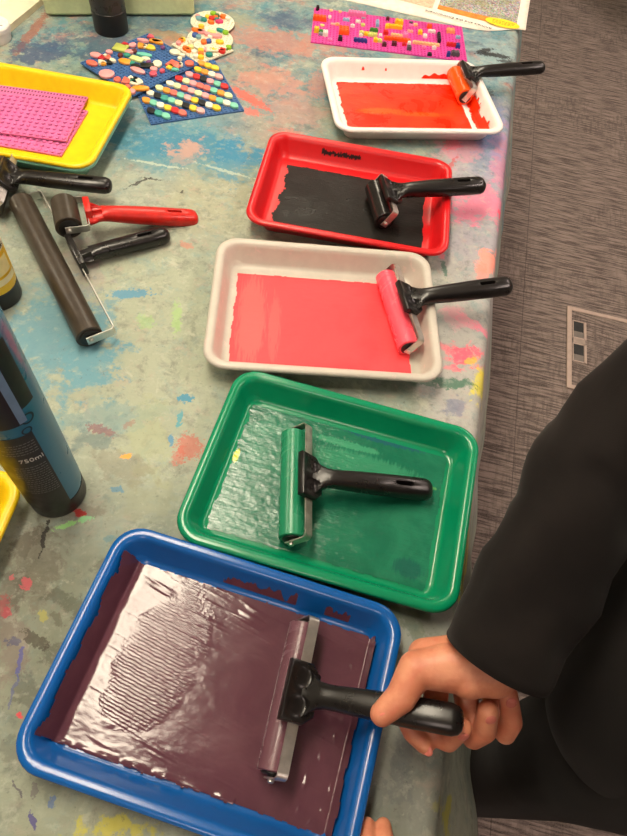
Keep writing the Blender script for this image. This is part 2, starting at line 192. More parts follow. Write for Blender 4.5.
def evaluated(o):
    dg = bpy.context.evaluated_depsgraph_get(); dg.update()
    me = bpy.data.meshes.new_from_object(o.evaluated_get(dg), depsgraph=dg)
    return me
def bake(o):
    me = evaluated(o); o.modifiers.clear(); old = o.data; o.data = me
    bpy.data.meshes.remove(old); return o
def remeshed(bm, voxel, it=5, fac=.6):
    me = bpy.data.meshes.new('tmp'); bmesh.ops.recalc_face_normals(bm, faces=bm.faces); bm.to_mesh(me); bm.free()
    o = link(bpy.data.objects.new('tmp', me))
    m = o.modifiers.new('r', 'REMESH'); m.mode = 'VOXEL'; m.voxel_size = voxel; m.adaptivity = 0
    s = o.modifiers.new('s', 'SMOOTH'); s.factor = fac; s.iterations = it
    res = evaluated(o); bpy.data.objects.remove(o); bpy.data.meshes.remove(me)
    return res
def text_obj(name, body, size, mat, parent, M, extrude=.0003, align='CENTER', fn=None, spacing=1.):
    cu = bpy.data.curves.new('t', 'FONT'); cu.body = body; cu.size = size; cu.align_x = align; cu.align_y = 'CENTER'; cu.extrude = extrude; cu.space_character = spacing
    o = bpy.data.objects.new('t', cu); COL.objects.link(o)
    me = evaluated(o); bpy.data.objects.remove(o)
    for v in me.vertices:
        p = M @ v.co if fn is None else fn(v.co)
        v.co = p
    me.materials.clear(); me.materials.append(mat); me.name = name
    return link(bpy.data.objects.new(name, me), parent)
def copy_thing(o, parent=None):
    c = o.copy(); COL.objects.link(c); c.parent = parent
    for ch in o.children: copy_thing(ch, c)
    return c

# ------------------------------------------------------------------ camera
f_px, pitch, roll = 619.7, math.radians(57.32), math.radians(9.99)
fw = Vector((0, math.cos(pitch), -math.sin(pitch))); rt = Vector((1,0,0)); up = rt.cross(fw)
rt, up = math.cos(roll)*rt + math.sin(roll)*up, -math.sin(roll)*rt + math.cos(roll)*up
cam = bpy.data.cameras.new('camera'); co = link(bpy.data.objects.new('camera', cam))
R3 = Matrix((rt, up, -fw)).transposed().to_4x4(); R3.translation = Vector((0,0,1.4863)); co.matrix_world = R3
cam.sensor_fit = 'HORIZONTAL'; cam.sensor_width = 36; cam.lens = f_px/627*36; cam.clip_start = .02
SC.camera = co

# ------------------------------------------------------------------ room
ROOM_RZ = math.radians(-4.7)
def carpet():
    t = NT('grey_brown_carpet_tiles')
    src = t.mapping(rot=(0,0,-ROOM_RZ))
    a = t.noise(1, 4, .65, src=t.mapping((10,140,1), src=src))
    b = t.noise(1, 4, .65, src=t.mapping((85,13,1), src=src))
    c = t.noise(1, 2, .5, src=t.mapping((2.4,3.1,1), src=src))
    fine = t.noise(420, 2, .6, src=src)
    base = t.mix(t.ramp(a.outputs[0], .36, .62), (62,54,51), (140,126,119))
    base = t.mix(t.math('MULTIPLY', t.ramp(b.outputs[0], .46, .62), t.ramp(c.outputs[0], .4, .62, .05, .5)), base, (60,52,49))
    base = t.mix(t.ramp(fine.outputs[0], .35, .7, 0, .35), base, (150,140,132))
    br = t.node('ShaderNodeTexBrick'); br.inputs['Scale'].default_value = 1; br.inputs['Mortar Size'].default_value = .0012
    br.inputs['Brick Width'].default_value = .5; br.inputs['Row Height'].default_value = .5; br.offset = 0
    t.link(src, br.inputs['Vector'])
    base = t.mix(t.math('MULTIPLY', br.outputs['Fac'], .5), base, (44,38,35))
    h = t.math('ADD', a.outputs[0], t.math('MULTIPLY', fine.outputs[0], .5))
    return t.set(Base_Color=base, Roughness=.95, Normal=t.bump(h, .6, .003), Specular_IOR_Level=.15)
def room():
    bm = bmesh.new(); box(bm, (0,1,-.05), (8,9,.1))
    tag(mesh_obj('floor', bm, carpet(), smooth=False), kind='structure')
    wall = plastic('wall_paint', (214,208,196), .8, .03, .1, scale=20)
    for nm, c, s in (('wall_back', (0,5.55,1.35), (8,.1,2.7)), ('wall_front', (0,-3.55,1.35), (8,.1,2.7)), ('wall_left', (-4.05,1,1.35), (.1,9.2,2.7)), ('wall_right', (4.05,1,1.35), (.1,9.2,2.7))):
        bm = bmesh.new(); box(bm, c, s); tag(mesh_obj(nm, bm, wall, smooth=False), kind='structure')
    bm = bmesh.new(); box(bm, (0,1,2.75), (8.2,9.2,.1))
    tag(mesh_obj('ceiling', bm, plastic('ceiling_paint', (226,222,212), .85, .03, .1, scale=20), smooth=False), kind='structure')
room()

def lamp_mat(col, strength):
    t = NT('lamp_diffuser'); t.set(Base_Color=(.9,.9,.88,1), Emission_Color=lin(col), Emission_Strength=strength); return t.m
def ceiling_light(x, y, sx, sy, col, watts, label):
    r = tag(empty('ceiling_light', (x,y,2.66), ROOM_RZ), label, 'light', 'linear ceiling lights')
    bm = bmesh.new()
    loft(bm, [rrect(sx/2+.02, sy/2+.02, .01, z, 2) for z in (.0,.04)], True, True)
    mesh_obj('housing', bm, M_housing, r)
    bm = bmesh.new(); box(bm, (0,0,-.006), (sx,sy,.01)); mesh_obj('diffuser', bm, lamp_mat(col, watts), r)
M_housing = plastic('white_metal', (235,235,232), .4, .03)
WARM = (255,240,214); NEUT = (255,232,220)
LIGHTS = [(-.50,.86,.34,1.4,WARM,29), (-.35,3.1,.36,1.3,WARM,16), (1.7,1.0,.36,1.3,NEUT,20), (1.7,3.1,.36,1.3,NEUT,20), (-2.2,1.2,.36,1.3,WARM,20), (-.3,-1.6,.36,1.3,NEUT,10), (1.7,-1.6,.36,1.3,NEUT,12)]
LL = ['linear ceiling light right above the tray table', 'linear ceiling light past the far end of the tray table', 'linear ceiling light above the aisle right of the table', 'linear ceiling light above the far chair', 'linear ceiling light above the cream table', 'linear ceiling light behind the photographer', 'linear ceiling light behind the person in black']
for a, l in zip(LIGHTS, LL): ceiling_light(*a, l)
wd = bpy.data.worlds.new('world'); SC.world = wd; wd.use_nodes = True
wd.node_tree.nodes['Background'].inputs[0].default_value = (.9,.92,1,1); wd.node_tree.nodes['Background'].inputs[1].default_value = .25

# ------------------------------------------------------------------ tablecloth and tables
def cloth_mat():
    t = NT('paint_stained_cloth')
    P = t.coord()
    d1 = t.noise(14, 4, .6); d2 = t.noise(90, 4, .65)
    n_big = t.noise(7, 5, .65, .6); n_mid = t.noise(34, 6, .72, .2); n_fine = t.noise(170, 5, .75, .2)
    n_str = t.noise(1, 5, .65, 1.2, src=t.mapping((16,60,1), rot=(0,0,.35)))
    def warp(k1, k2):
        v = t.node('ShaderNodeVectorMath', operation='SUBTRACT'); t.link(d1.outputs[1], v.inputs[0]); v.inputs[1].default_value = (.5,.5,.5)
        s1 = t.node('ShaderNodeVectorMath', operation='SCALE'); t.link(v.outputs[0], s1.inputs[0]); s1.inputs['Scale'].default_value = k1
        v2 = t.node('ShaderNodeVectorMath', operation='SUBTRACT'); t.link(d2.outputs[1], v2.inputs[0]); v2.inputs[1].default_value = (.5,.5,.5)
        s2 = t.node('ShaderNodeVectorMath', operation='SCALE'); t.link(v2.outputs[0], s2.inputs[0]); s2.inputs['Scale'].default_value = k2
        a = t.node('ShaderNodeVectorMath', operation='ADD'); t.link(P, a.inputs[0]); t.link(s1.outputs[0], a.inputs[1])
        b = t.node('ShaderNodeVectorMath', operation='ADD'); t.link(a.outputs[0], b.inputs[0]); t.link(s2.outputs[0], b.inputs[1])
        f = t.node('ShaderNodeVectorMath', operation='MULTIPLY'); t.link(b.outputs[0], f.inputs[0]); f.inputs[1].default_value = (1,1,0)
        return f.outputs[0]
    Pw, Pm, Ph = warp(.10, .02), warp(.05, .03), warp(.012, .012)
    c = t.mix(t.ramp(n_big.outputs[0], .35, .65), (132,142,128), (156,164,148))
    c = t.mix(t.ramp(n_str.outputs[0], .48, .72, 0, .55), c, (128,140,136))
    def stains(c, kinds):
        for x, y, sx, sy, rot, col, al, k in STAINS:
            if k not in kinds: continue
            src = {'w':Pw,'m':Pm,'h':Ph}[k]
            sq = t.node('ShaderNodeVectorMath', operation='MULTIPLY_ADD'); t.link(c, sq.inputs[0]); sq.inputs[1].default_value = (1e-7,1e-7,0); t.link(src, sq.inputs[2])
            m = t.mapping((sx,sy,1), (0,0,rot), (x,y,0), sq.outputs[0], 'TEXTURE')
            ln = t.node('ShaderNodeVectorMath', operation='LENGTH'); t.link(m, ln.inputs[0])
            if k == 'w': fac = t.ramp(ln.outputs['Value'], 1.35, .55, 0, al)
            elif k == 'm':
                v = t.math('ADD', ln.outputs['Value'], t.math('MULTIPLY', t.math('SUBTRACT', n_mid.outputs[0], .5), 4.2))
                fac = t.ramp(v, 1.25, .7, 0, al)
            else:
                v = t.math('ADD', ln.outputs['Value'], t.math('MULTIPLY', t.math('SUBTRACT', n_fine.outputs[0], .5), 3.4))
                fac = t.ramp(v, 1.1, .85, 0, al)
            c = t.mix(fac, c, col)
        return c
    c = stains(c, 'w')
    # scattered smudges of dry paint
    sp = t.noise(40, 6, .7, .3)
    c = t.mix(t.ramp(sp.outputs[0], .50, .72, 0, .55), c, (92,100,94))
    sp2 = t.noise(23, 6, .7, .4, src=t.mapping(loc=(3,5,0)))
    c = t.mix(t.ramp(sp2.outputs[0], .58, .68, 0, .5), c, (186,188,168))
    # layers of old paint, denser towards the far end of the table
    sep = t.node('ShaderNodeSeparateXYZ'); t.link(Pw, sep.inputs[0])
    far = t.ramp(sep.outputs['Y'], .95, 1.35); mid = t.ramp(sep.outputs['Y'], -.2, 1.2, .35, 1)
    for sc, lo, hi, al, col, loc, msk in ((8,.47,.58,.85,(66,126,142),(1,2,0),far),(11,.52,.60,.75,(58,80,106),(4,7,0),far),(10,.54,.62,.7,(186,118,102),(9,3,0),far),(14,.58,.64,.7,(188,196,178),(5,5,0),far),(26,.52,.62,.55,(112,150,150),(2,2,0),mid),(30,.55,.64,.5,(176,146,136),(6,1,0),mid),(38,.54,.62,.5,(98,108,102),(3,8,0),mid),(55,.54,.62,.4,(186,188,172),(8,2,0),mid)):
        nn = t.noise(sc, 7, .74, .35, src=t.mapping(loc=loc))
        c = t.mix(t.math('MULTIPLY', t.ramp(nn.outputs[0], lo-.02, hi+.05, 0, al), msk), c, col)
    c = stains(c, 'm')
    sp4 = t.noise(60, 5, .7, .3, src=t.mapping(loc=(1,9,0)))
    c = t.mix(t.ramp(sp4.outputs[0], .55, .68, 0, .35), c, (176,180,164))
    c = stains(c, 'h')
    sp3 = t.noise(150, 3, .75, 0, src=t.mapping(loc=(7,2,0)))
    c = t.mix(t.ramp(sp3.outputs[0], .62, .72, 0, .4), c, (70,74,72))
    wv = t.node('ShaderNodeTexWave', bands_direction='X'); wv.inputs['Scale'].default_value = 260; t.link(P, wv.inputs['Vector'])
    wv2 = t.node('ShaderNodeTexWave', bands_direction='Y'); wv2.inputs['Scale'].default_value = 260; t.link(P, wv2.inputs['Vector'])
    h = t.math('ADD', t.math('MULTIPLY', t.math('ADD', wv.outputs['Fac'], wv2.outputs['Fac']), .25), n_fine.outputs[0])
    nb = t.bump(h, .25, .0006); nb = t.bump(n_big.outputs[0], .25, .012, nb)
    r = t.ramp(n_mid.outputs[0], .35, .7, .48, .75)
    return t.set(Base_Color=c, Roughness=r, Normal=nb, Specular_IOR_Level=.35)

def edge_x(y):          # right edge of the table
    return .2 + .0835*y
Y0, Y1, XL = -.35, 2.15, -.80
def left_x(y): return -.972 + .14*y
def build_cloth():
    bm = bmesh.new()
    ny = 170; prof_n = 26; rows = []
    for j in range(ny+1):
        y = Y0 + (Y1-Y0)*j/ny; ex = edge_x(y); row = []
        for i in range(61):
            x = left_x(y) + (ex-.02-left_x(y))*i/60
            wr = .0008*noise.noise((x*9, y*9, 0))
            row.append((x, y, .0012+wr*min(1, i/4)))
        R = .02; flare = math.radians(72)
        for i in range(1, 8):
            a = flare*i/7
            row.append((ex-.02+R*math.sin(a), y, .0012-R*(1-math.cos(a))))
        x0, z0 = row[-1][0], row[-1][2]
        # hanging side: flares outward in soft folds
        ph = y*7.5
        for i in range(1, prof_n+1):
            s = .27*i/prof_n
            k = min(1, s/.2)
            near = max(0, min(1, (.45-y)/.3)); fold = (.003+.010*near)*k*math.sin(ph*2.3+.6) + (.002+.006*near)*k*math.sin(ph*5.1+1.3)
            fl = math.radians(67 + 6.5*max(0,min(1,(y-.12)/.3))) + .02*math.sin(ph)
            row.append((x0+math.cos(fl)*s+fold, y+.006*k*math.sin(ph*3.0), z0-math.sin(fl)*s))
        rows.append([bm.verts.new(p) for p in row])
    for a, b in zip(rows, rows[1:]):
        for i in range(len(a)-1): bm.faces.new((a[i], a[i+1], b[i+1], b[i]))
    o = mesh_obj('tablecloth', bm, cloth_mat(), None, True, 180)
    s = o.modifiers.new('thick', 'SOLIDIFY'); s.thickness = .0011; s.offset = -1; bake(o)
    o.location.z = TZ
    tag(o, 'paint-stained pale cloth spread over the long tray table', 'tablecloth')
build_cloth()
def table(name, poly, h, mat, label, legm, group=None):
    r = tag(empty(name), label, 'table', group)
    bm = bmesh.new()
    loft(bm, [[Vector((x,y,z)) for x,y in poly] for z in (h-.03, h)])
    mesh_obj('tabletop', bm, mat, r, False)
    cx = sum(p[0] for p in poly)/4; cy = sum(p[1] for p in poly)/4
    for x, y in poly:
        px, py = x+(cx-x)*.14, y+(cy-y)*.06
        bm = bmesh.new(); tube(bm, [(px,py,0),(px,py,h-.03)], .022, 16); mesh_obj('leg', bm, legm, r)
    return r
M_cream = plastic('cream_laminate', (236,230,204), .35, .03, .02)
M_legm = plastic('grey_metal', (120,120,122), .4, .1, metal=.8)
table('table', [(left_x(Y0)+.004,Y0+.004),(edge_x(Y0)-.024,Y0+.004),(edge_x(Y1)-.024,Y1-.004),(left_x(Y1)+.004,Y1-.004)], TZ-.0005, M_cream, 'long table under the paint-stained cloth', M_legm)
table('side_table', [(-1.75,.2),(-.98,.2),(left_x(2.0)-.012,2.0),(-1.75,2.0)], TZ, M_cream, 'bare cream table in the top left corner, beside the cloth', M_legm)

# ------------------------------------------------------------------ trays
HX, HY, RIM = .175, .1325, .040
FX, FY, FZ = .147, .103, .004
def tray_part(name, mat, parent, dz=0., rim=True):
    bm = bmesh.new()
    L = [rrect(FX-.004, FY-.004, .016, 0+dz), rrect(FX+.002, FY+.002, .020, .003+dz), rrect(.1605, .1185, .026, RIM-.010+dz), rrect(.1615, .1195, .026, RIM-.0062+dz),
         rrect(HX-.003, HY-.003, .033, RIM-.0075+dz), rrect(HX-.0008, HY-.0008, .0345, RIM-.0066+dz), rrect(HX, HY, .035, RIM-.0045+dz), rrect(HX-.0012, HY-.0012, .034, RIM-.0012+dz), rrect(HX-.0045, HY-.0045, .032, RIM+dz),
         rrect(.1645, .1225, .027, RIM-.0004+dz), rrect(.1615, .1195, .0245, RIM-.0026+dz), rrect(.159, .117, .0235, RIM-.008+dz),
         rrect(FX+.005, FY+.005, .019, FZ+.006+dz), rrect(FX+.0015, FY+.0015, .0175, FZ+.0012+dz), rrect(FX-.003, FY-.003, .016, FZ+dz)]
    loft(bm, L)
    return mesh_obj(name, bm, mat, parent, True, 55)
def tray_mat(name, col, rough=.33, smear=None, var=.07):
    t = NT(name)
    n = t.noise(38, 5, .65); n2 = t.noise(400, 3, .6); n3 = t.noise(55, 6, .7, 1.0, src=t.mapping(loc=(4,1,2)))
    c = t.mix(t.ramp(n.outputs[0], .3, .7), tuple(int(v*(1-var)) for v in col), tuple(col))
    if smear:
        c = t.mix(t.ramp(n3.outputs[0], smear[1], smear[1]+.08, 0, smear[2]), c, smear[0])
    return t.set(Base_Color=c, Roughness=t.ramp(n.outputs[0], .3, .7, rough-.01, rough+.02), Normal=t.bump(n2.outputs[0], .03, .0003))

def ink_mat(name, col, col2=None, rough=.2, ridge=None, bumpk=.35, patch=None, coat=.5, spec=.5, fine=False):
    """wet ink: streaky rolled texture running along the tray"""
    t = NT(name)
    lines = t.noise(1, 4, .6, .5, src=t.mapping((26,420,1)))
    lines2 = t.noise(1, 3, .6, .3, src=t.mapping((300,30,1)))
    stip = t.noise(1, 4, .7, .5, src=t.mapping(fine)) if fine else t.noise(620, 3, .65)
    blot = t.noise(16, 5, .65, .8)
    c = t.mix(t.ramp(blot.outputs[0], .35, .68), tuple(col), tuple(col2 or col))
    h = t.math('ADD', t.math('MULTIPLY', lines.outputs[0], .5), t.math('MULTIPLY', stip.outputs[0], .5))
    if patch:
        for (x, y, sx, sy, cc, al) in patch:
            m = t.mapping((sx,sy,1), (0,0,0), (x,y,0), None, 'TEXTURE')
            f = t.node('ShaderNodeVectorMath', operation='MULTIPLY'); t.link(m, f.inputs[0]); f.inputs[1].default_value = (1,1,0)
            ln = t.node('ShaderNodeVectorMath', operation='LENGTH'); t.link(f.outputs[0], ln.inputs[0])
            v = t.math('ADD', ln.outputs['Value'], t.math('MULTIPLY', t.math('SUBTRACT', lines2.outputs[0], .5), 1.4))
            c = t.mix(t.ramp(v, 1.1, .7, 0, al), c, cc)
    nb = t.bump(h, bumpk, .0011)
    if ridge:
        wv = t.node('ShaderNodeTexWave', bands_direction='Y'); wv.inputs['Scale'].default_value = ridge[0]; wv.inputs['Distortion'].default_value = 2.6
        wv.inputs['Detail'].default_value = 2; wv.inputs['Detail Scale'].default_value = 1.2
        t.link(t.mapping((1,1,0), (0,0,.16)), wv.inputs['Vector'])
        m = t.mapping((ridge[3],ridge[4],1), (0,0,0), (ridge[1],ridge[2],0), None, 'TEXTURE')
        f = t.node('ShaderNodeVectorMath', operation='MULTIPLY'); t.link(m, f.inputs[0]); f.inputs[1].default_value = (1,1,0)
        ln = t.node('ShaderNodeVectorMath', operation='LENGTH'); t.link(f.outputs[0], ln.inputs[0])
        mk = t.ramp(t.math('ADD', ln.outputs['Value'], t.math('MULTIPLY', t.math('SUBTRACT', blot.outputs[0], .5), 1.6)), 1.1, .75)
        rn = t.noise(1, 4, .7, .4, src=t.mapping((110,240,1)))
        nb = t.bump(t.math('MULTIPLY', t.math('ADD', t.math('MULTIPLY', wv.outputs['Fac'], .6), t.math('MULTIPLY', rn.outputs[0], .9)), mk), .9, ridge[5], nb)
    return t.set(Base_Color=c, Roughness=t.ramp(blot.outputs[0], .3, .7, rough*.7, rough*1.4), Normal=nb, Coat_Weight=0., Specular_IOR_Level=spec)

def ink_z(x, y):
    z = FZ
    for v, h in ((abs(x), FX), (abs(y), FY)):
        if v > h-.002: z = max(z, FZ + (v-h+.002)*2.5)
    return z
def ink_layer(parent, mat, x0, x1, y0, y1, ragged=.006, seed=0, thick=.0009, lump=.0006, label=None, step=.0012, extra=None, name='ink_layer', rside=None):
    bm = bmesh.new(); nx = int((x1-x0+2*ragged)/step); ny = int((y1-y0+2*ragged)/step); V = {}
    rk = 1 if rside is None else min(1, rside*1.4/ragged)
    def inside(x, y):
        e = ragged*(round(2.6*noise.noise((seed, y*58, 1.3)))/2.6*1.1 + noise.noise((x*25, y*180+seed, 4.1))*.18)
        e2 = ragged*(noise.noise((x*90+seed, y*40, 2.3))*.7)
        er = e if rside is None else rside*noise.noise((x*20+seed, y*45, 7.7))
        return x0+e < x < x1+er and y0+e2*rk < y < y1+e2*rk*.7
    for i in range(nx+1):
        for j in range(ny+1):
            x = x0-ragged+i*step; y = y0-ragged+j*step
            if inside(x, y):
                z = ink_z(x, y)+thick+lump*(noise.noise((x*45+seed, y*130, 0))+.5*noise.noise((x*150, y*300+seed, 0)))
                if extra: z += extra(x, y)
                V[i,j] = bm.verts.new((x,y,max(z, ink_z(x,y)+.00025)))
    for (i,j), v in V.items():
        q = [V.get(k) for k in ((i,j),(i+1,j),(i+1,j+1),(i,j+1))]
        if all(q): bm.faces.new(q)
    for v in [v for v in bm.verts if not v.link_faces]: bm.verts.remove(v)
    o = mesh_obj(name, bm, mat, parent, True, 180)
    if label: o['label'] = label
    return o

def tray(loc, rz, mat, label, z=0.):
    r = tag(empty('inking_tray', (loc[0],loc[1],TZ+.0014+z), math.radians(rz)), label, 'tray', 'plastic inking trays')
    tray_part('tray_shell', mat, r)
    return r
# --- blue
M_tb = tray_mat('blue_plastic', (14,90,168), .2, None, .03)
t_blue = tray((-.047,.109), -7.9, M_tb, 'blue tray of wet purple ink nearest the viewer')
PURP = (86,52,64)
def purple_extra(x, y):
    z = 0
    z += .0042*math.exp(-((x+.149)/.0065)**2)*(.75+.5*noise.noise((y*40,0,0)))      # bead along the left wall
    z += .0022*math.exp(-((y+.098)/.003)**2)*(x < .05)*(.6+noise.noise((x*60,3,0)))
    z += .0022*max(0, noise.noise((x*18-y*8, y*170+x*34, 5))-.22)*max(0, min(1, (y-.055)/.02))
    z += .0020*max(0, noise.noise((x*110, y*80, 9))-.30)*max(0, min(1, (x-.085)/.02))
    z += .0011*max(0, noise.noise((x*12, y*300+x*50, 2))-.35)
    return z
M_purple = ink_mat('wet_purple_ink', PURP, (94,58,69), .13, ridge=(88,-.076,.014,.046,.078,.00042), bumpk=.06)
ink_layer(t_blue, M_purple, -.157, .151, -.101, .101, .003, 3, .0011, .00012, 'wet purple ink with rolled ridges', .0011, purple_extra, rside=.002)
M_dry = ink_mat('dried_purple_ink', (92,44,58), (120,66,78), .35)
for (x0,x1) in ((-.04,.05),(.085,.115)):
    bm = bmesh.new(); n = 60; rows = []
    for i in range(n+1):
        x = x0+(x1-x0)*i/n
        top = .021+.016*noise.noise((x*95,1,2))+.006*noise.noise((x*300,4,2)); bot = .010
        row = []
        for k in range(5):
            zz = bot+(max(top,bot+.001)-bot)*k/4
            row.append(bm.verts.new((x, .108+(zz-.010)*.41-.0006, zz)))
        rows.append(row)
    for a,b in zip(rows, rows[1:]):
        for k in range(4): bm.faces.new((a[k],b[k],b[k+1],a[k+1]))
    o = mesh_obj('ink_smear', bm, M_dry, t_blue); o['label'] = 'purple ink smeared on the back wall'
# --- green
M_tg = tray_mat('green_plastic', (6,134,92), .2, ((20,70,60),.66,.5), .03)
t_green = tray((.043,.367), -6.45, M_tg, 'green tray of green ink, second from the viewer')
M_green = ink_mat('wet_green_ink', (22,100,76), (34,116,88), .09, bumpk=.6, fine=(95,240,1), patch=[(-.139,.011,.0045,.011,(190,205,40),.9),(.0,.075,.05,.006,(70,160,120),.6),(.115,-.075,.02,.014,(24,84,78),.7),(.05,.097,.06,.006,(30,80,110),.6),(.105,.045,.03,.004,(130,190,90),.5),(.03,.05,.09,.018,(64,150,112),.5)])
ink_layer(t_green, M_green, -.143, .140, -.098, .098, .004, 11, .0006, .0004, 'wet green ink', rside=.002)
# --- pale tray, pink ink
M_tw = tray_mat('pinkish_white_plastic', (193,187,175), .38, ((226,190,184),.58,.35), .04)
t_pink = tray((-.013,.66), 7.75, M_tw, 'off-white tray of salmon pink ink in the middle of the row')
M_pink = ink_mat('salmon_pink_ink', (247,66,74), (250,74,80), .45, bumpk=.12, spec=.3, patch=[(-.112,-.01,.024,.10,(250,108,102),.5),(-.075,-.02,.010,.07,(251,112,106),.35)])
ink_layer(t_pink, M_pink, -.141, .136, -.102, .088, .003, 21, .0005, .0002, 'rolled salmon pink ink', rside=.0015)
# --- red tray, black ink
M_tr = tray_mat('red_plastic', (206,22,28), .3, None, .015)
t_red = tray((.001,.946), -.3, M_tr, 'red tray of black ink, second from the far end')
M_blk = ink_mat('black_printing_ink', (24,22,20), (28,26,24), .36, bumpk=1., spec=.18, fine=(70,130,1))
ink_layer(t_red, M_blk, -.132, .134, -.101, .083, .007, 31, .0006, .00015, 'rolled black ink', rside=.003)
bm = bmesh.new()
rs = random.Random(5)
for i in range(34):
    x = -.074+i*.0022; h = rs.uniform(.003,.0085) if i > 3 else .009
    zc = .0235+rs.uniform(-.0015,.0015)
    for s in (0,1):
        zz = zc+(-h/2 if s == 0 else h/2)
    y = .117
    q = [(x,zc-h/2),(x+.0026,zc-h/2+rs.uniform(-.002,.002)),(x+.0026,zc+h/2),(x,zc+h/2+rs.uniform(-.002,.002))]
    bm.faces.new([bm.verts.new((a, .1077+(b-.010)*.40+.0022-.0022-.0002, b)) for a, b in q])
o = mesh_obj('pen_scrawl', bm, pc((40,14,16), .5), t_red, False); o['label'] = 'black marker scrawl on the back wall'
# --- white tray, orange ink
M_tw2 = tray_mat('white_plastic', (240,233,228), .3, None, .03)
t_white = tray((.081,1.285), 15.5, M_tw2, 'white tray of red-orange ink at the far end of the row')
M_org = ink_mat('red_orange_ink', (249,38,6), (252,56,10), .3, bumpk=.25, spec=.35, patch=[(-.06,-.01,.05,.012,(255,110,30),.5),(.03,-.02,.06,.008,(255,104,24),.5),(-.02,.06,.10,.01,(240,36,8),.5)])
ink_layer(t_white, M_org, -.139, .128, -.104, .096, .004, 41, .0005, .0003, 'rolled red-orange ink', rside=.0015)
ink_layer(t_white, M_org, .138, .153, -.095, .06, .006, 44, .0005, .0003, 'red ink smeared up the right wall', name='ink_smear')
for x0, x1, zb, zt in ((.055,.135,.010,.020),(-.082,-.076,.022,.029),(-.030,-.026,.022,.028)):
    bm = bmesh.new(); n = 24; rows = []
    for i in range(n+1):
        x = x0+(x1-x0)*i/n; kk = math.sin(PI*min(1,max(0,i/n)))**.4
        zt2 = zb+(zt-zb)*kk*(.8+.5*noise.noise((x*90,2,7)))+.0004
        rows.append([bm.verts.new((x, .108+(zz-.010)*.41-.0006, zz)) for zz in (zb, (zb+zt2)/2, zt2)])
    for a,b in zip(rows, rows[1:]):
        for k in range(2): bm.faces.new((a[k],b[k],b[k+1],a[k+1]))
    o = mesh_obj('ink_smear', bm, M_org, t_white); o['label'] = 'red ink smeared on the back wall'
# --- yellow trays and the teal one nested below
M_ty = tray_mat('yellow_plastic', (240,204,20), .34, None, .05)
M_tt = tray_mat('teal_plastic', (136,200,176), .34)
t_teal = tray((-.625,.998), 0, M_tt, 'teal tray nested under the yellow tray of pink plates')
t_yel = tray((-.625,.998), 0, M_ty, 'yellow tray holding pink stud plates, at the left edge', .0062)
t_yel2 = tray((-.505,.168), 0, M_ty, 'yellow tray cut off by the left edge, below the blue bottle')

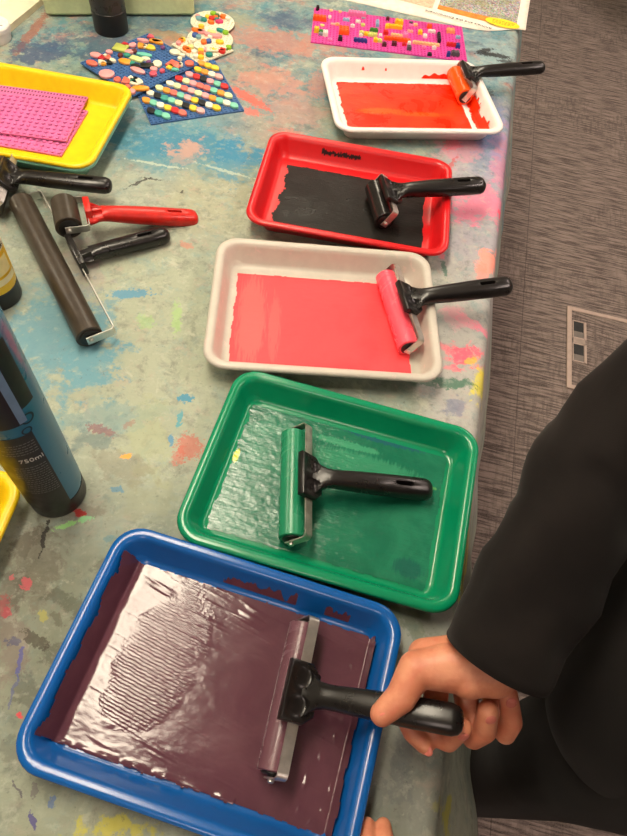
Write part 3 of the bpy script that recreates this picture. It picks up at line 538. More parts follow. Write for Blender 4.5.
# ------------------------------------------------------------------ ink rollers (brayers)
def handle_mesh(phi, beta, d, R, HL, mat, parent, plate_l=.060, plate_w=.036, slot=True, name='handle', hs=1.):
    u = Vector((math.cos(phi),0,math.sin(phi))); tt = Vector((math.sin(phi),0,-math.cos(phi)))
    h = Vector((math.cos(phi-beta),0,math.sin(phi-beta))); hn = Vector((-math.sin(phi-beta),0,math.cos(phi-beta)))
    Y = Vector((0,1,0)); ax = Vector((0,0,R)); pcn = ax + u*(d+.0035)
    bm = bmesh.new()
    # plate: chamfered block over the strip
    M = Matrix((tt.to_4d()*1, Y.to_4d(), u.to_4d(), (0,0,0,1))).transposed(); M.translation = pcn
    for i in range(3): M[3][i] = 0
    hw, hl = plate_w/2, plate_l/2
    def pl(kx, ky, z):
        c = .010
        return [M @ Vector(p) for p in ((-hw*kx,-hl*ky,z),(hw*kx-c*1.1,-hl*ky,z),(hw*kx,-hl*ky+c,z),(hw*kx,hl*ky-c,z),(hw*kx-c*1.1,hl*ky,z),(-hw*kx,hl*ky,z))]
    loft(bm, [pl(.97,.97,-.006), pl(1,1,-.005), pl(1,1,.0025), pl(.95,.95,.004)])
    bmesh.ops.recalc_face_normals(bm, faces=bm.faces)
    me = bpy.data.meshes.new('p'); bm.to_mesh(me); bm.free()
    o = link(bpy.data.objects.new(name, me), parent)
    # dimples
    cut = bmesh.new()
    dk = min(1., plate_l*.215/.0118)
    for s in (-1, 1):
        lathe(cut, [(.0005,.0022),(.0060*dk,.0024),(.0095*dk,.0031),(.0112*dk,.0042),(.0118*dk,.02)], 28, M @ Matrix.Translation((-.004, s*plate_l*.235, 0)))
    # bar + neck, joined by remesh-free boolean union
    bar = bmesh.new(); loops = []
    start = pcn + tt*(hw*.25) - u*.001
    base = pcn + h*.018 + hn*(-.001)
    stations = [(-.004,.0215,.0036),(.006,.0205,.0046),(.013,.0155,.0062),(.020,.0122,.0080),(.028,.0108,.0093),(.040,.0108,.0102),(.060,.0118,.0107),(.085,.0126,.0110),(.12,.0132,.0112),(HL-.011,.0132,.0110),(HL-.0045,.0112,.0094),(HL-.0013,.0078,.0065),(HL,.0032,.0028)]
    for s, wy, hz in stations:
        wy *= hs; hz *= hs
        p = pcn + h*s
        if beta < .45: hz = max(hz, .0062)
        k = max(0, min(1, (s+.004)/.03))
        dirz = hn if beta < .45 else (u*(1-k)+hn*k).normalized()
        off = u*(-.0005)*(1-k)
        loops.append([p + off + Y*(wy*(abs(math.cos(2*PI*i/20))**.75*(1 if math.cos(2*PI*i/20) >= 0 else -1))) + dirz*(hz*(abs(math.sin(2*PI*i/20))**.8*(1 if math.sin(2*PI*i/20) >= 0 else -1)*(1 if math.sin(2*PI*i/20) > 0 else .85))) for i in range(20)])
    loft(bar, loops)
    if slot:
        pS = pcn + h*(HL-.042)
        S = Matrix((h.to_4d(), Y.to_4d(), hn.to_4d(), (0,0,0,1))).transposed()
        for i in range(3): S[3][i] = 0
        S.translation = pS
        loft(cut, [[S @ p for p in rrect(.0125,.0032,.003,z,4)] for z in (-.003,.03)])
    def tmp(b):
        bmesh.ops.recalc_face_normals(b, faces=b.faces); m = bpy.data.meshes.new('q'); b.to_mesh(m); b.free(); return link(bpy.data.objects.new('q', m))
    ob, oc = tmp(bar), tmp(cut)
    if parent: ob.parent = parent; oc.parent = parent
    m1 = o.modifiers.new('u', 'BOOLEAN'); m1.operation = 'UNION'; m1.object = ob; m1.solver = 'EXACT'
    m2 = o.modifiers.new('c', 'BOOLEAN'); m2.operation = 'DIFFERENCE'; m2.object = oc; m2.solver = 'EXACT'
    b = o.modifiers.new('b', 'BEVEL'); b.width = .0008; b.segments = 2; b.limit_method = 'ANGLE'; b.angle_limit = math.radians(50)
    bake(o); bpy.data.objects.remove(ob); bpy.data.objects.remove(oc)
    o.data.materials.clear(); o.data.materials.append(mat)
    for p in o.data.polygons: p.use_smooth = True
    o.data.set_sharp_from_angle(angle=math.radians(40))
    return o
def roller(loc, rz, L, R, phi, label, rmat, hmat=None, HL=.165, beta=55, d_extra=.011, sw=.012, rlabel=None, z=.0062, tilt=0., group='ink rollers', smat=None, plate_l=.060, hs=1.13, slot=True):
    r = tag(empty('ink_roller', (loc[0],loc[1],TZ+z), math.radians(rz), 0, 0), label, 'roller', group)
    if tilt: r.rotation_euler = (0, math.radians(tilt), math.radians(rz))
    phi = math.radians(phi); beta = math.radians(beta); d = R+d_extra
    ax = Vector((0,0,R)); Y = Vector((0,1,0))
    My = Matrix.Translation(ax) @ Matrix.Rotation(-PI/2, 4, 'X')
    bm = bmesh.new(); lathe(bm, [(R-.0045,-L/2),(R-.001,-L/2),(R,-L/2+.001),(R,L/2-.001),(R-.001,L/2),(R-.0045,L/2)], 48, My)
    o = mesh_obj('rubber_roller', bm, rmat, r)
    if rlabel: o['label'] = rlabel
    for s in (-1, 1):
        bm = bmesh.new(); lathe(bm, [(R-.0048,-.004),(R-.0048,.0016),(R-.006,.0024),(.005,.0024),(.0045,.004)], 24, My @ Matrix.Translation((0,0,s*(L/2))) @ (Matrix() if s > 0 else Matrix.Rotation(PI,4,'X')))
        mesh_obj('end_cap', bm, M_endcap, r)
    u = Vector((math.cos(phi),0,math.sin(phi))); tt = Vector((math.sin(phi),0,-math.cos(phi)))
    yb = L/2+.0055
    bm = bmesh.new(); th = .0016
    pts = [ax + Y*yb - u*.006]; pts += [ax + Y*yb + u*(d-.006)]
    for k in range(1,4):
        a = PI/2*k/4; pts.append(ax + Y*(yb-.006+.006*math.cos(a)) + u*(d-.006+.006*math.sin(a)))
    pts.append(ax + Y*(yb-.006) + u*d)
    full = pts + [Vector((p.x,-p.y,p.z)) for p in reversed(pts)]
    strip(bm, full, tt, sw, th)
    mesh_obj('steel_frame', bm, smat or M_steel, r, True, 30)
    for s in (-1, 1):
        bm = bmesh.new(); lathe(bm, [(.0036,0),(.0036,.0024),(.0026,.0032),(.0012,.0036)], 12, My @ Matrix.Translation((0,0,s*(yb+.0007))) @ (Matrix() if s > 0 else Matrix.Rotation(PI,4,'X')))
        mesh_obj('rivet', bm, M_steel, r)
    handle_mesh(phi, beta, d, R, HL, hmat or M_black, r, min(plate_l, L*.62), slot=slot, hs=hs)
    return r
def inked(name, col, rough=.25): 
    return ink_mat(name, col, tuple(min(255,int(v*1.08)) for v in col), rough, bumpk=.25, coat=.35)
roller((-.012,.359), 8.5, .150, .0165, 46, 'roller with green-inked barrel lying flat in the green tray', inked('green_inked_rubber',(34,128,92)), rlabel='barrel coated in green ink', smat=M_darksteel)
roller((.100,.690), 18.5, .150, .0165, 58, 'roller with pink-inked barrel, handle resting over the off-white tray rim', inked('pink_inked_rubber',(246,86,104)), rlabel='barrel coated in pink ink', beta=53, hs=1.2)
roller((.050,.938), 17, .092, .0175, 58, 'short roller coated in black ink, handle over the red tray rim', inked('black_inked_rubber',(34,32,31),.2), rlabel='barrel coated in black ink', hs=1.25, HL=.172)
roller((.188,1.380), 16, .092, .0175, 60, 'short roller with orange-inked barrel at the far end of the table', inked('orange_inked_rubber',(244,88,22)), rlabel='barrel coated in orange ink')
PUR_LOC, PUR_RZ, PUR_PHI = (.026,.110), -3.5, 70
roller(PUR_LOC, PUR_RZ, .150, .0165, PUR_PHI, 'roller in purple ink held by the person\'s right hand', inked('purple_inked_rubber',(104,70,80)), rlabel='barrel coated in purple ink', z=.0066, beta=50, slot=False)
# loose rollers on the cloth
roller((-.441,.660), 39, .322, .0195, 3, 'extra-wide black roller with a steel frame, lying on the bare cloth', M_blackrub, z=.0022, beta=7, group='clean rollers on the cloth', sw=.014, HL=.152, plate_l=.070, d_extra=.017, hs=1.15)
roller((-.447,.744), 28, .060, .0205, 4, 'small roller with a red handle beside the extra-wide roller', M_blackrub, M_red_h, z=.0275, beta=12, group='clean rollers on the cloth', HL=.180, hs=1.22, tilt=6.5)
roller((-.595,.812), 11, .110, .0205, 40, 'black-handled roller cut off by the left edge below the yellow tray', M_blackrub, z=.0022, beta=44, group='clean rollers on the cloth', HL=.165)

# ------------------------------------------------------------------ paint bottles
def wrap(R, ang0, z0, flip=True):
    def fn(co):
        x, y = (-co.x, -co.y) if flip else (co.x, co.y)
        a = ang0 + x/R
        r = R + .0004 + co.z
        return Vector((r*math.cos(a), r*math.sin(a), z0+y))
    return fn
def curved_patch(bm, R, a0, a1, z0, z1, rr=.0003, n=24, corner=0.):
    rows = []
    for i in range(n+1):
        a = a0+(a1-a0)*i/n
        rows.append([Vector(((R+rr)*math.cos(a), (R+rr)*math.sin(a), z0+(z1-z0)*k/6)) for k in range(7)])
    vs = [[bm.verts.new(p) for p in r] for r in rows]
    for a, b in zip(vs, vs[1:]):
        for k in range(6): bm.faces.new((a[k], b[k], b[k+1], a[k+1]))
M_cap = plastic('black_cap_plastic', (30,28,28), .4, .2, .08)
def bottle(loc, label, col, R=.0345, cap_h=.030, H=.22, group='paint bottles', bodymat=None):
    r = tag(empty('paint_bottle', (loc[0],loc[1],TZ+.0022)), label, 'bottle', group)
    bm = bmesh.new(); lathe(bm, [(R-.002,0),(R-.0006,.0006),(R,.002),(R+.0004,cap_h-.001),(R-.0006,cap_h)], 48); mesh_obj('base_band', bm, M_cap, r)
    bm = bmesh.new(); lathe(bm, [(.012,H-.001),(.012,H+.004),(.015,H+.005),(.0145,H+.028),(.006,H+.032),(.004,H+.05),(.003,H+.051)], 32); mesh_obj('cap', bm, M_cap, r)
    bm = bmesh.new(); lathe(bm, [(R-.004,cap_h),(R,cap_h+.0005),(R+.0008,cap_h+.012),(R+.0012,H*.55),(R+.0008,H-.02),(R-.004,H-.006),(R-.014,H)], 48)
    mesh_obj('bottle_body', bm, bodymat or plastic('bottle_plastic', col, .3, .03, .004, scale=15), r)
    return r
b = bottle((-.303,.299), 'blue paint bottle with a black label standing on the bare cloth at left', (44,112,140), H=.345)
Rb = .0358; A0 = math.atan2(-.299,.303)
bm = bmesh.new(); curved_patch(bm, Rb, A0-1.25, A0+.22, .031, .195); mesh_obj('back_label', bm, pc((34,33,34), .4), b)
M_wtxt = pc((205,205,200), .5)
text_obj('volume_text', '750ml', .0098, M_wtxt, b, None, .0002, 'CENTER', wrap(Rb+.0004, A0-.16, .150, False), spacing=1.05)
rs = random.Random(3)
M_prt = pc((120,120,118), .5)
bm = bmesh.new()
for i in range(24):
    if i == 8: mesh_obj('small_print', bm, M_prt, b); bm = bmesh.new()
    z = .181-.0046*i
    if .138 < z < .161: continue
    a = A0+.15; w_ = rs.uniform(.65,1.0)
    while a > A0+.15-w_:
        wl = rs.uniform(.04,.12); curved_patch(bm, Rb+.0003, a-wl, a, z, z+.0013, n=3); a -= wl+.028
mesh_obj('small_print', bm, M_prt, b)
bm = bmesh.new(); curved_patch(bm, Rb, A0-1.2, A0+.10, .212, .322); curved_patch(bm, Rb, A0+.10, A0+.72, .232, .322); mesh_obj('front_label', bm, pc((30,26,28), .4), b)
bm = bmesh.new(); curved_patch(bm, Rb, A0+.04, A0+.26, .214, .322, rr=.0006); mesh_obj('label_stripe', bm, pc((112,140,172), .4), b)
bm = bmesh.new()
for (aa, zz, rr_) in ((A0+.28,.216,.0075),(A0+.12,.200,.0055)):
    n = 24; ring = []
    for i in range(n):
        t_ = 2*PI*i/n
        ring.append([bm.verts.new(((Rb+.0006)*math.cos(aa+k*rr_*math.cos(t_)/Rb), (Rb+.0006)*math.sin(aa+k*rr_*math.cos(t_)/Rb), zz+k*rr_*math.sin(t_))) for k in (1,.72)])
    for i in range(n):
        a_, b_ = ring[i], ring[(i+1)%n]; bm.faces.new((a_[0],b_[0],b_[1],a_[1]))
mesh_obj('round_symbols', bm, pc((26,44,56), .4), b)
bm = bmesh.new(); curved_patch(bm, Rb, A0-1.34, A0-1.26, .031, .19); mesh_obj('side_stripe', bm, pc((150,160,60), .4), b)
# yellow
b = bottle((-.508,.598), 'yellow paint bottle with a black base band at the left edge', (232,190,26), H=.26)
Rb = .0358; A0 = math.atan2(-.600,.514)
bm = bmesh.new(); curved_patch(bm, Rb, A0-1., A0+1.3, .098, .132); mesh_obj('logo_panel', bm, pc((236,226,196), .4), b)
bm = bmesh.new(); curved_patch(bm, Rb, A0-1., A0+1.22, .111, .132, rr=.0006); mesh_obj('logo_block', bm, pc((30,28,28), .4), b)
text_obj('logo_text', 'C', .019, pc((240,232,210), .5), b, None, .0002, 'CENTER', wrap(Rb+.0006, A0+.92, .1215, False))
text_obj('label_text', 'Rec', .010, pc((60,54,40), .5), b, None, .0002, 'CENTER', wrap(Rb+.0003, A0+.98, .1045, False))
bm = bmesh.new(); curved_patch(bm, Rb, A0-.9, A0+1.05, .062, .090); mesh_obj('name_panel', bm, pc((238,224,160), .4), b)
bm = bmesh.new(); curved_patch(bm, Rb, A0-1.0, A0+1.2, .046, .057); mesh_obj('label_band', bm, pc((240,230,180), .4), b)
# black bottle at the back
b = bottle((-.593,1.398), 'black paint bottle in front of the pale green box', (38,37,36), R=.0365, cap_h=.045, bodymat=plastic('charcoal_bottle', (52,50,48), .3, .1, .03))
bm = bmesh.new(); curved_patch(bm, .0380, math.atan2(-1.425,.597)-.35, math.atan2(-1.425,.597)+.05, .085, .15); mesh_obj('bottle_label', bm, pc((214,196,184), .5), b)

# ------------------------------------------------------------------ studded plates and mosaics
def stud_plate(name, nx, ny, mat, parent=None, th=.0032, pitch=.008, sh=.0016, seg=8, disc=None, open_rows=0, srad=.0025):
    bm = bmesh.new(); hx, hy = nx*pitch/2, ny*pitch/2
    if disc: lathe(bm, [(disc-.0004,0),(disc,.0004),(disc,th-.0004),(disc-.0004,th)], 48)
    else: loft(bm, [rrect(hx-.0003,hy-.0003,.0004,0,1), rrect(hx,hy,.0006,.0003,1), rrect(hx,hy,.0006,th-.0003,1), rrect(hx-.0003,hy-.0003,.0004,th,1)])
    for i in range(nx):
        for j in range(ny):
            x, y = -hx+pitch*(i+.5), -hy+pitch*(j+.5)
            if disc and math.hypot(x,y) > disc-.003: continue
            if j >= ny-open_rows:
                for q in (-.25,.25):
                    loft(bm, [rrect(.0016,.0026,.0003,z,1,x+q*pitch,y) for z in (th-.0001,th+.0002)], False, True)
                    for fc in bm.faces[-1:] if False else []: pass
                continue
            loft(bm, [circ(r, z, seg, x, y) for r, z in ((srad,th-.0001),(srad,th+sh-.0003),(srad-.0003,th+sh))], False, True)
    o = mesh_obj(name, bm, mat, parent, True, 35)
    if open_rows:
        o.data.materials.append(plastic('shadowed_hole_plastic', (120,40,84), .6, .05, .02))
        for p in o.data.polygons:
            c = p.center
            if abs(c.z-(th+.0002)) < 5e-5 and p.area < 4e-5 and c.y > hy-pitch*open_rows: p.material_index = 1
    return o
M_pinkp = plastic('pink_brick_plastic', (214,112,168), .36, .05, .02)
M_mag = plastic('magenta_brick_plastic', (222,70,162), .36, .05, .02)
M_bluep = plastic('blue_brick_plastic', (60,102,156), .36, .06, .02)
M_whitep = plastic('white_brick_plastic', (236,230,205), .36, .04, .02)
p1 = stud_plate('stud_plate', 20, 12, M_pinkp, pitch=.0120, sh=.0024, srad=.0036, seg=12); p1.location = (-.650,.999,TZ+.0125); p1.rotation_euler = (0,0,math.radians(0.5))
tag(p1, 'lower pink stud plate lying in the yellow tray', 'stud plate', 'pink stud plates')
p2 = stud_plate('stud_plate', 20, 12, M_pinkp, pitch=.0120, sh=.0024, srad=.0036, seg=12, open_rows=2); p2.location = (-.656,1.026,TZ+.0188); p2.rotation_euler = (0,0,math.radians(4))
tag(p2, 'upper pink stud plate lying across the other in the yellow tray', 'stud plate', 'pink stud plates')

_shape = {}
def piece_mesh(kind, a, b, h):
    k = (kind, a, b, h)
    if k in _shape: return _shape[k]
    bm = bmesh.new(); ax, by, hz = a/2000, b/2000, h/1000
    if kind == 'e' or kind == 'o': outl = [(ax*math.cos(2*PI*i/16), by*math.sin(2*PI*i/16)) for i in range(16)]
    elif kind == 'leaf':
        outl = []
        for s in (1,-1):
            for i in range(8):
                t_ = i/8; x = (1-2*t_)*s; outl.append((ax*x, by*s*(1-x*x)**.8))
    elif kind == 'q':
        outl = [(-ax,-by),(ax*.3,-by)] + [(-ax+2*ax*math.cos(t_), -by+2*by*math.sin(t_)) for t_ in [PI/2*i/6 for i in range(1,6)]] + [(-ax,by)]
    else: outl = [(-ax,-by),(ax,-by),(ax,by),(-ax,by)]
    def ring(s, z): return [Vector((x*s, y*s, z)) for x, y in outl]
    loft(bm, [ring(1,0), ring(1,hz*.8), ring(.9,hz)])
    if kind == 'brick':
        nx, ny = max(1,round(a/8)), max(1,round(b/8))
        for i in range(nx):
            for j in range(ny):
                cx, cy = -ax+2*ax*(i+.5)/nx, -by+2*by*(j+.5)/ny
                loft(bm, [circ(r, z, 8, cx, cy) for r, z in ((.0024,hz-.0001),(.0024,hz+.0014),(.0020,hz+.0016))], False, True)
    bmesh.ops.recalc_face_normals(bm, faces=bm.faces)
    me = bpy.data.meshes.new('piece'); bm.to_mesh(me); bm.free(); me.materials.append(None)
    for p in me.polygons: p.use_smooth = True
    me.set_sharp_from_angle(angle=math.radians(35))
    _shape[k] = me; return me
def piece(name, kind, a, b, h, col, parent, x, y, z, rz=0.):
    o = link(bpy.data.objects.new(name, piece_mesh(kind, a, b, h)), parent)
    o.location = (x,y,z); o.rotation_euler = (0,0,rz)
    o.material_slots[0].link = 'OBJECT'; o.material_slots[0].material = pc(col); return o
G = 'brick mosaics'
r = tag(empty('brick_mosaic', (.0185,1.5855,TZ+.0022), math.radians(5.5)), 'long magenta stud plate scattered with small bricks behind the white tray', 'mosaic', G)
stud_plate('base_plate', 46, 20, M_mag, r)
for x, y, a, b_, h, c in BRICKS:
    flat = h <= 3
    piece('tile' if flat else 'brick', 'r' if flat else 'brick', a, b_, h, c, r, x, y, .0030, 0)
lp = [(240,120,105),(244,168,170),(248,208,60),(232,238,178),(70,165,150),(245,240,215),(220,50,50),(35,38,40),(248,160,60),(244,180,175),(130,210,180),(250,215,70),(235,240,180)]
r = tag(empty('leaf_mosaic', (-.379,1.2115,TZ+.0022), math.radians(31.2)), 'square blue stud plate with diagonal rows of leaf-shaped tiles', 'mosaic', G)
stud_plate('base_plate', 24, 24, M_bluep, r)
def in_blue(wx, wy, mrg=.005):
    t_ = math.radians(58.6); dx, dy = wx+.488, wy-1.270
    return abs(dx*math.cos(t_)+dy*math.sin(t_)) < .092+mrg and abs(-dx*math.sin(t_)+dy*math.cos(t_)) < .080+mrg
rs = random.Random(12); LA = math.radians(31.2); rowdir = math.radians(-14.7)-LA; cnt = 0
for q in range(-7, 8):
    off = q*.0255
    for k in range(-9, 10):
        s = k*.0162+(q%2)*.006
        cx = s*math.cos(rowdir)-off*math.sin(rowdir); cy = s*math.sin(rowdir)+off*math.cos(rowdir)
        if max(abs(cx),abs(cy)) > .088: continue
        wx = -.379+cx*math.cos(LA)-cy*math.sin(LA); wy = 1.2115+cx*math.sin(LA)+cy*math.cos(LA)
        if in_blue(wx, wy) or math.hypot(wx+.3825, wy-1.379) < .058: continue
        cnt += 1
        if cnt > 99: continue
        piece('leaf_tile', 'leaf', 23, 15.5, 4.4, rs.choice(lp), r, cx, cy, .0048, rowdir-.30)
r = tag(empty('tile_mosaic', (-.488,1.270,TZ+.0088), math.radians(58.6)), 'blue stud plate with scattered round and curved tiles, behind the yellow tray', 'mosaic', G)
stud_plate('base_plate', 23, 20, M_bluep, r)
rs = random.Random(4)
for x, y, k, a, b_, c in BLUETILES: piece('tile', k, round(a*1.2,1), round(b_*1.5,1), 4.4, c, r, x, y, .0046, math.radians(-58.6)+rs.uniform(-.4,.4))
r = tag(empty('tile_mosaic', (-.3825,1.379,TZ+.0056), math.radians(52.7)), 'small square white plate with round tiles under a white disc', 'mosaic', G)
stud_plate('base_plate', 12, 12, M_whitep, r)
for x, y, k, a, b_, c in SQTILES: piece('tile', k, round(a*1.15,1), round(b_*1.35,1), 5, c, r, x, y, .0046, -.9)
r = tag(empty('disc_mosaic', (-.372,1.408,TZ+.0118)), 'white disc mosaic overlapping the small square white plate', 'mosaic', G)
stud_plate('base_plate', 14, 14, M_whitep, r, disc=.050)
for x, y, k, a, b_, c in DISCA: piece('tile', k, round(a*1.15,1), round(b_*1.35,1), 5, c, r, x, y, .0046, rs.uniform(-.3,.3))
r = tag(empty('disc_mosaic', (-.387,1.492,TZ+.0062)), 'white disc mosaic lying farthest back by the pale green box', 'mosaic', G)
stud_plate('base_plate', 14, 14, M_whitep, r, disc=.050)
for x, y, k, a, b_, c in DISCB: piece('tile', k, round(a*1.15,1), round(b_*1.35,1), 5, c, r, x, y, .0046, rs.uniform(-.3,.3))

# ------------------------------------------------------------------ pale green box, round lid, newspaper
M_pg = plastic('pale_green_card', (208,220,172), .5, .04, .05)
r = tag(empty('storage_box', (-.625,1.560,TZ+.0022), math.radians(20)), 'pale green box lying at the back behind the black bottle', 'box')
bm = bmesh.new(); box(bm, (0,0,.040), (.328,.22,.076), bev=.006); mesh_obj('box_body', bm, M_pg, r)
bm = bmesh.new(); box(bm, (0,0,.092), (.334,.226,.028), bev=.005); mesh_obj('box_lid', bm, plastic('paler_green_card', (214,224,182), .5, .04, .05), r)
r = tag(empty('tub', (-.806,1.283,TZ+.001)), 'round white tub lid edge on the cream table, far left', 'tub')
bm = bmesh.new(); lathe(bm, [(.030,0),(.032,.002),(.034,.020),(.033,.022)], 40); mesh_obj('tub_body', bm, M_tw2, r)
bm = bmesh.new(); lathe(bm, [(.033,.0215),(.036,.022),(.036,.030),(.034,.032),(.030,.0315),(.029,.0305)], 40); mesh_obj('tub_lid', bm, M_tw2, r)
text_obj('lid_text', 's', .012, pc((70,70,70), .5), r, Matrix.Translation((.022,.0,.0309)) @ Matrix.Rotation(-1.2,4,'Z'), .0002)

def paper_mat(kind):
    t = NT('newsprint_'+kind)
    if kind == 'page':
        n = t.noise(60, 4, .6); c = t.mix(t.ramp(n.outputs[0], .3, .7), (236,226,208), (244,236,222))
    elif kind == 'crowd':
        v = t.node('ShaderNodeTexVoronoi'); v.inputs['Scale'].default_value = 260; t.link(t.coord(), v.inputs['Vector'])
        hs = t.node('ShaderNodeHueSaturation'); hs.inputs['Saturation'].default_value = .55; hs.inputs['Value'].default_value = .75; t.link(v.outputs['Color'], hs.inputs['Color'])
        n = t.noise(300, 3, .6); c = t.mix(t.ramp(n.outputs[0], .4, .6, 0, .7), hs.outputs[0], (112,98,84))
        n2 = t.noise(18, 3, .6); c = t.mix(t.ramp(n2.outputs[0], .45, .65, 0, .5), c, (132,136,70))
    elif kind == 'orange':
        n = t.noise(80, 4, .7); c = t.mix(t.ramp(n.outputs[0], .35, .65), (238,150,50), (214,120,44))
    elif kind == 'pinkpic':
        n = t.noise(140, 4, .7); c = t.mix(t.ramp(n.outputs[0], .35, .65), (222,168,140), (240,206,176))
    elif kind == 'yellow': 
        n = t.noise(60, 3, .6); c = t.mix(t.ramp(n.outputs[0], .3, .7), (248,214,24), (252,222,40))
    return t.set(Base_Color=c, Roughness=.7)
PN = empty('newspaper', (.355,1.722,TZ+.0024), math.radians(-6.5)); tag(PN, 'newspaper page with colour pictures at the far right corner of the table', 'newspaper')
def page_z(x, y): return .0012+.005*math.exp(-((y-.0)/.03)**2)*(.5+.5*math.sin(x*14)) + .0010*math.sin(x*9)*math.sin(y*7)
def sheet(bm, x0, x1, y0, y1, dz, edge=None, nx=40, ny=14):
    vs = []
    for i in range(nx+1):
        col = []
        for j in range(ny+1):
            x = x0+(x1-x0)*i/nx; yb = y0+(edge(x) if edge else 0); y = yb+(y1-yb)*j/ny
            col.append(bm.verts.new((x,y,page_z(x,y)+dz)))
        vs.append(col)
    for a,b_ in zip(vs, vs[1:]):
        for j in range(ny): bm.faces.new((a[j],b_[j],b_[j+1],a[j+1]))
bm = bmesh.new(); sheet(bm, -.62, 0, 0, .32, 0, lambda x: -.054*(1-math.exp(-(x/.075)**2)))
o = mesh_obj('page', bm, paper_mat('page'), PN, True, 180); s_ = o.modifiers.new('t','SOLIDIFY'); s_.thickness = .0008; bake(o)
bm = bmesh.new(); sheet(bm, -.228, -.024, .030, .30, .0004); o = mesh_obj('crowd_picture', bm, paper_mat('crowd'), PN, True, 180); o['label'] = 'colourful crowd picture'
bm = bmesh.new(); sheet(bm, -.228, -.024, .002, .032, .0004); mesh_obj('orange_band', bm, paper_mat('orange'), PN, True, 180)
bm = bmesh.new(); sheet(bm, -.335, -.240, -.004, .15, .0004); mesh_obj('pink_picture', bm, paper_mat('pinkpic'), PN, True, 180)
bm = bmesh.new(); sheet(bm, -.43, -.40, .055, .15, .0004); mesh_obj('small_picture', bm, paper_mat('orange'), PN, True, 180)
bm = bmesh.new(); bm.faces.new([bm.verts.new((-.060+.044*math.cos(2*PI*i/32), .006+.021*math.sin(2*PI*i/32), page_z(-.06,.0)+.0030)) for i in range(32)])
mesh_obj('yellow_oval', bm, paper_mat('yellow'), PN, False)
M_prn = pc((60,54,52), .7)
text_obj('headline', 'Animals and the Environment', .0145, M_prn, PN, Matrix.Translation((-.169,-.031,.0062)) @ Matrix.Rotation(PI-.08,4,'Z'), .0002)
bm = bmesh.new(); rs = random.Random(9)
for row in range(3):
    x = -.086
    while x < -.038:
        wl = rs.uniform(.004,.009); box(bm, (x+wl/2, .013-.007*row, page_z(-.06,.0)+.0032), (wl,.0022,.0003)); x += wl+.002
mesh_obj('oval_print', bm, pc((150,120,20), .7), PN, False)

# ------------------------------------------------------------------ floor box and chair
M_beige = plastic('beige_metal', (176,156,142), .45, .05)
r = tag(empty('floor_outlet_box', (.779,1.572,.0005), ROOM_RZ), 'beige-framed carpeted floor outlet box with two cable slots', 'floor box')
W_, H_ = .36, .352
bm = bmesh.new()
for c, s in (((.008,-H_/2,.003),(.016,H_,.006)), ((W_-.008,-H_/2,.003),(.016,H_,.006)), ((W_/2,-.008,.003),(W_-.032,.016,.006)), ((W_/2,-H_+.008,.003),(W_-.032,.016,.006))): box(bm, c, s, bev=.0012)
mesh_obj('outer_frame', bm, M_beige, r)
bm = bmesh.new(); box(bm, (W_/2,-H_/2,.0018), (W_-.032,H_-.032,.0034)); mesh_obj('carpet_insert', bm, bpy.data.materials['grey_brown_carpet_tiles'], r, False)
for k, yy in enumerate((-.100,-.200)):
    bm = bmesh.new()
    for c, s in (((.020,yy,.0045),(.003,.078,.003)), ((.060,yy,.0045),(.008,.078,.003)), ((.040,yy+.037,.0045),(.040,.004,.003)), ((.040,yy-.037,.0045),(.040,.004,.003))): box(bm, c, s)
    o = mesh_obj('cable_slot', bm, M_beige, r, False)
    bm = bmesh.new(); box(bm, (.038,yy+.014,.0038), (.033,.042,.0012)); mesh_obj('slot_opening', bm, pc((20,22,20), .6), o, False)
    bm = bmesh.new(); box(bm, (.038,yy-.022,.0040), (.033,.028,.0018)); mesh_obj('slot_flap', bm, plastic('grey_flap', (112,104,96), .5), o, False)
bm = bmesh.new(); box(bm, (.040,-.150,.0048), (.040,.022,.004), bev=.001); mesh_obj('lid_catch', bm, plastic('beige_catch', (158,142,128), .45), r)
r = tag(empty('chair', (1.36,3.86,0), .5), 'black chair whose feet show on the carpet at the top right', 'chair')
for x, y in ((-.2,-.2),(.2,-.2),(-.2,.2),(.2,.2)):
    bm = bmesh.new(); tube(bm, [(x,y,.035),(x*.93,y*.93,.44)], .011, 12); lg = mesh_obj('leg', bm, M_steel, r)
    bm = bmesh.new(); lathe(bm, [(.016,0),(.018,.004),(.017,.05),(.012,.052)], 16, Matrix.Translation((x,y,0))); mesh_obj('foot_cap', bm, M_cap, lg)
bm = bmesh.new(); box(bm, (0,0,.46), (.44,.44,.04), bev=.015); mesh_obj('seat', bm, M_cap, r)
bm = bmesh.new(); box(bm, (0,.22,.72), (.42,.03,.34), bev=.012); mesh_obj('backrest', bm, M_cap, r)
for s in (-1,1):
    bm = bmesh.new(); tube(bm, [(s*.17,.2,.44),(s*.17,.225,.6)], .01, 10); mesh_obj('back_post', bm, M_steel, r)

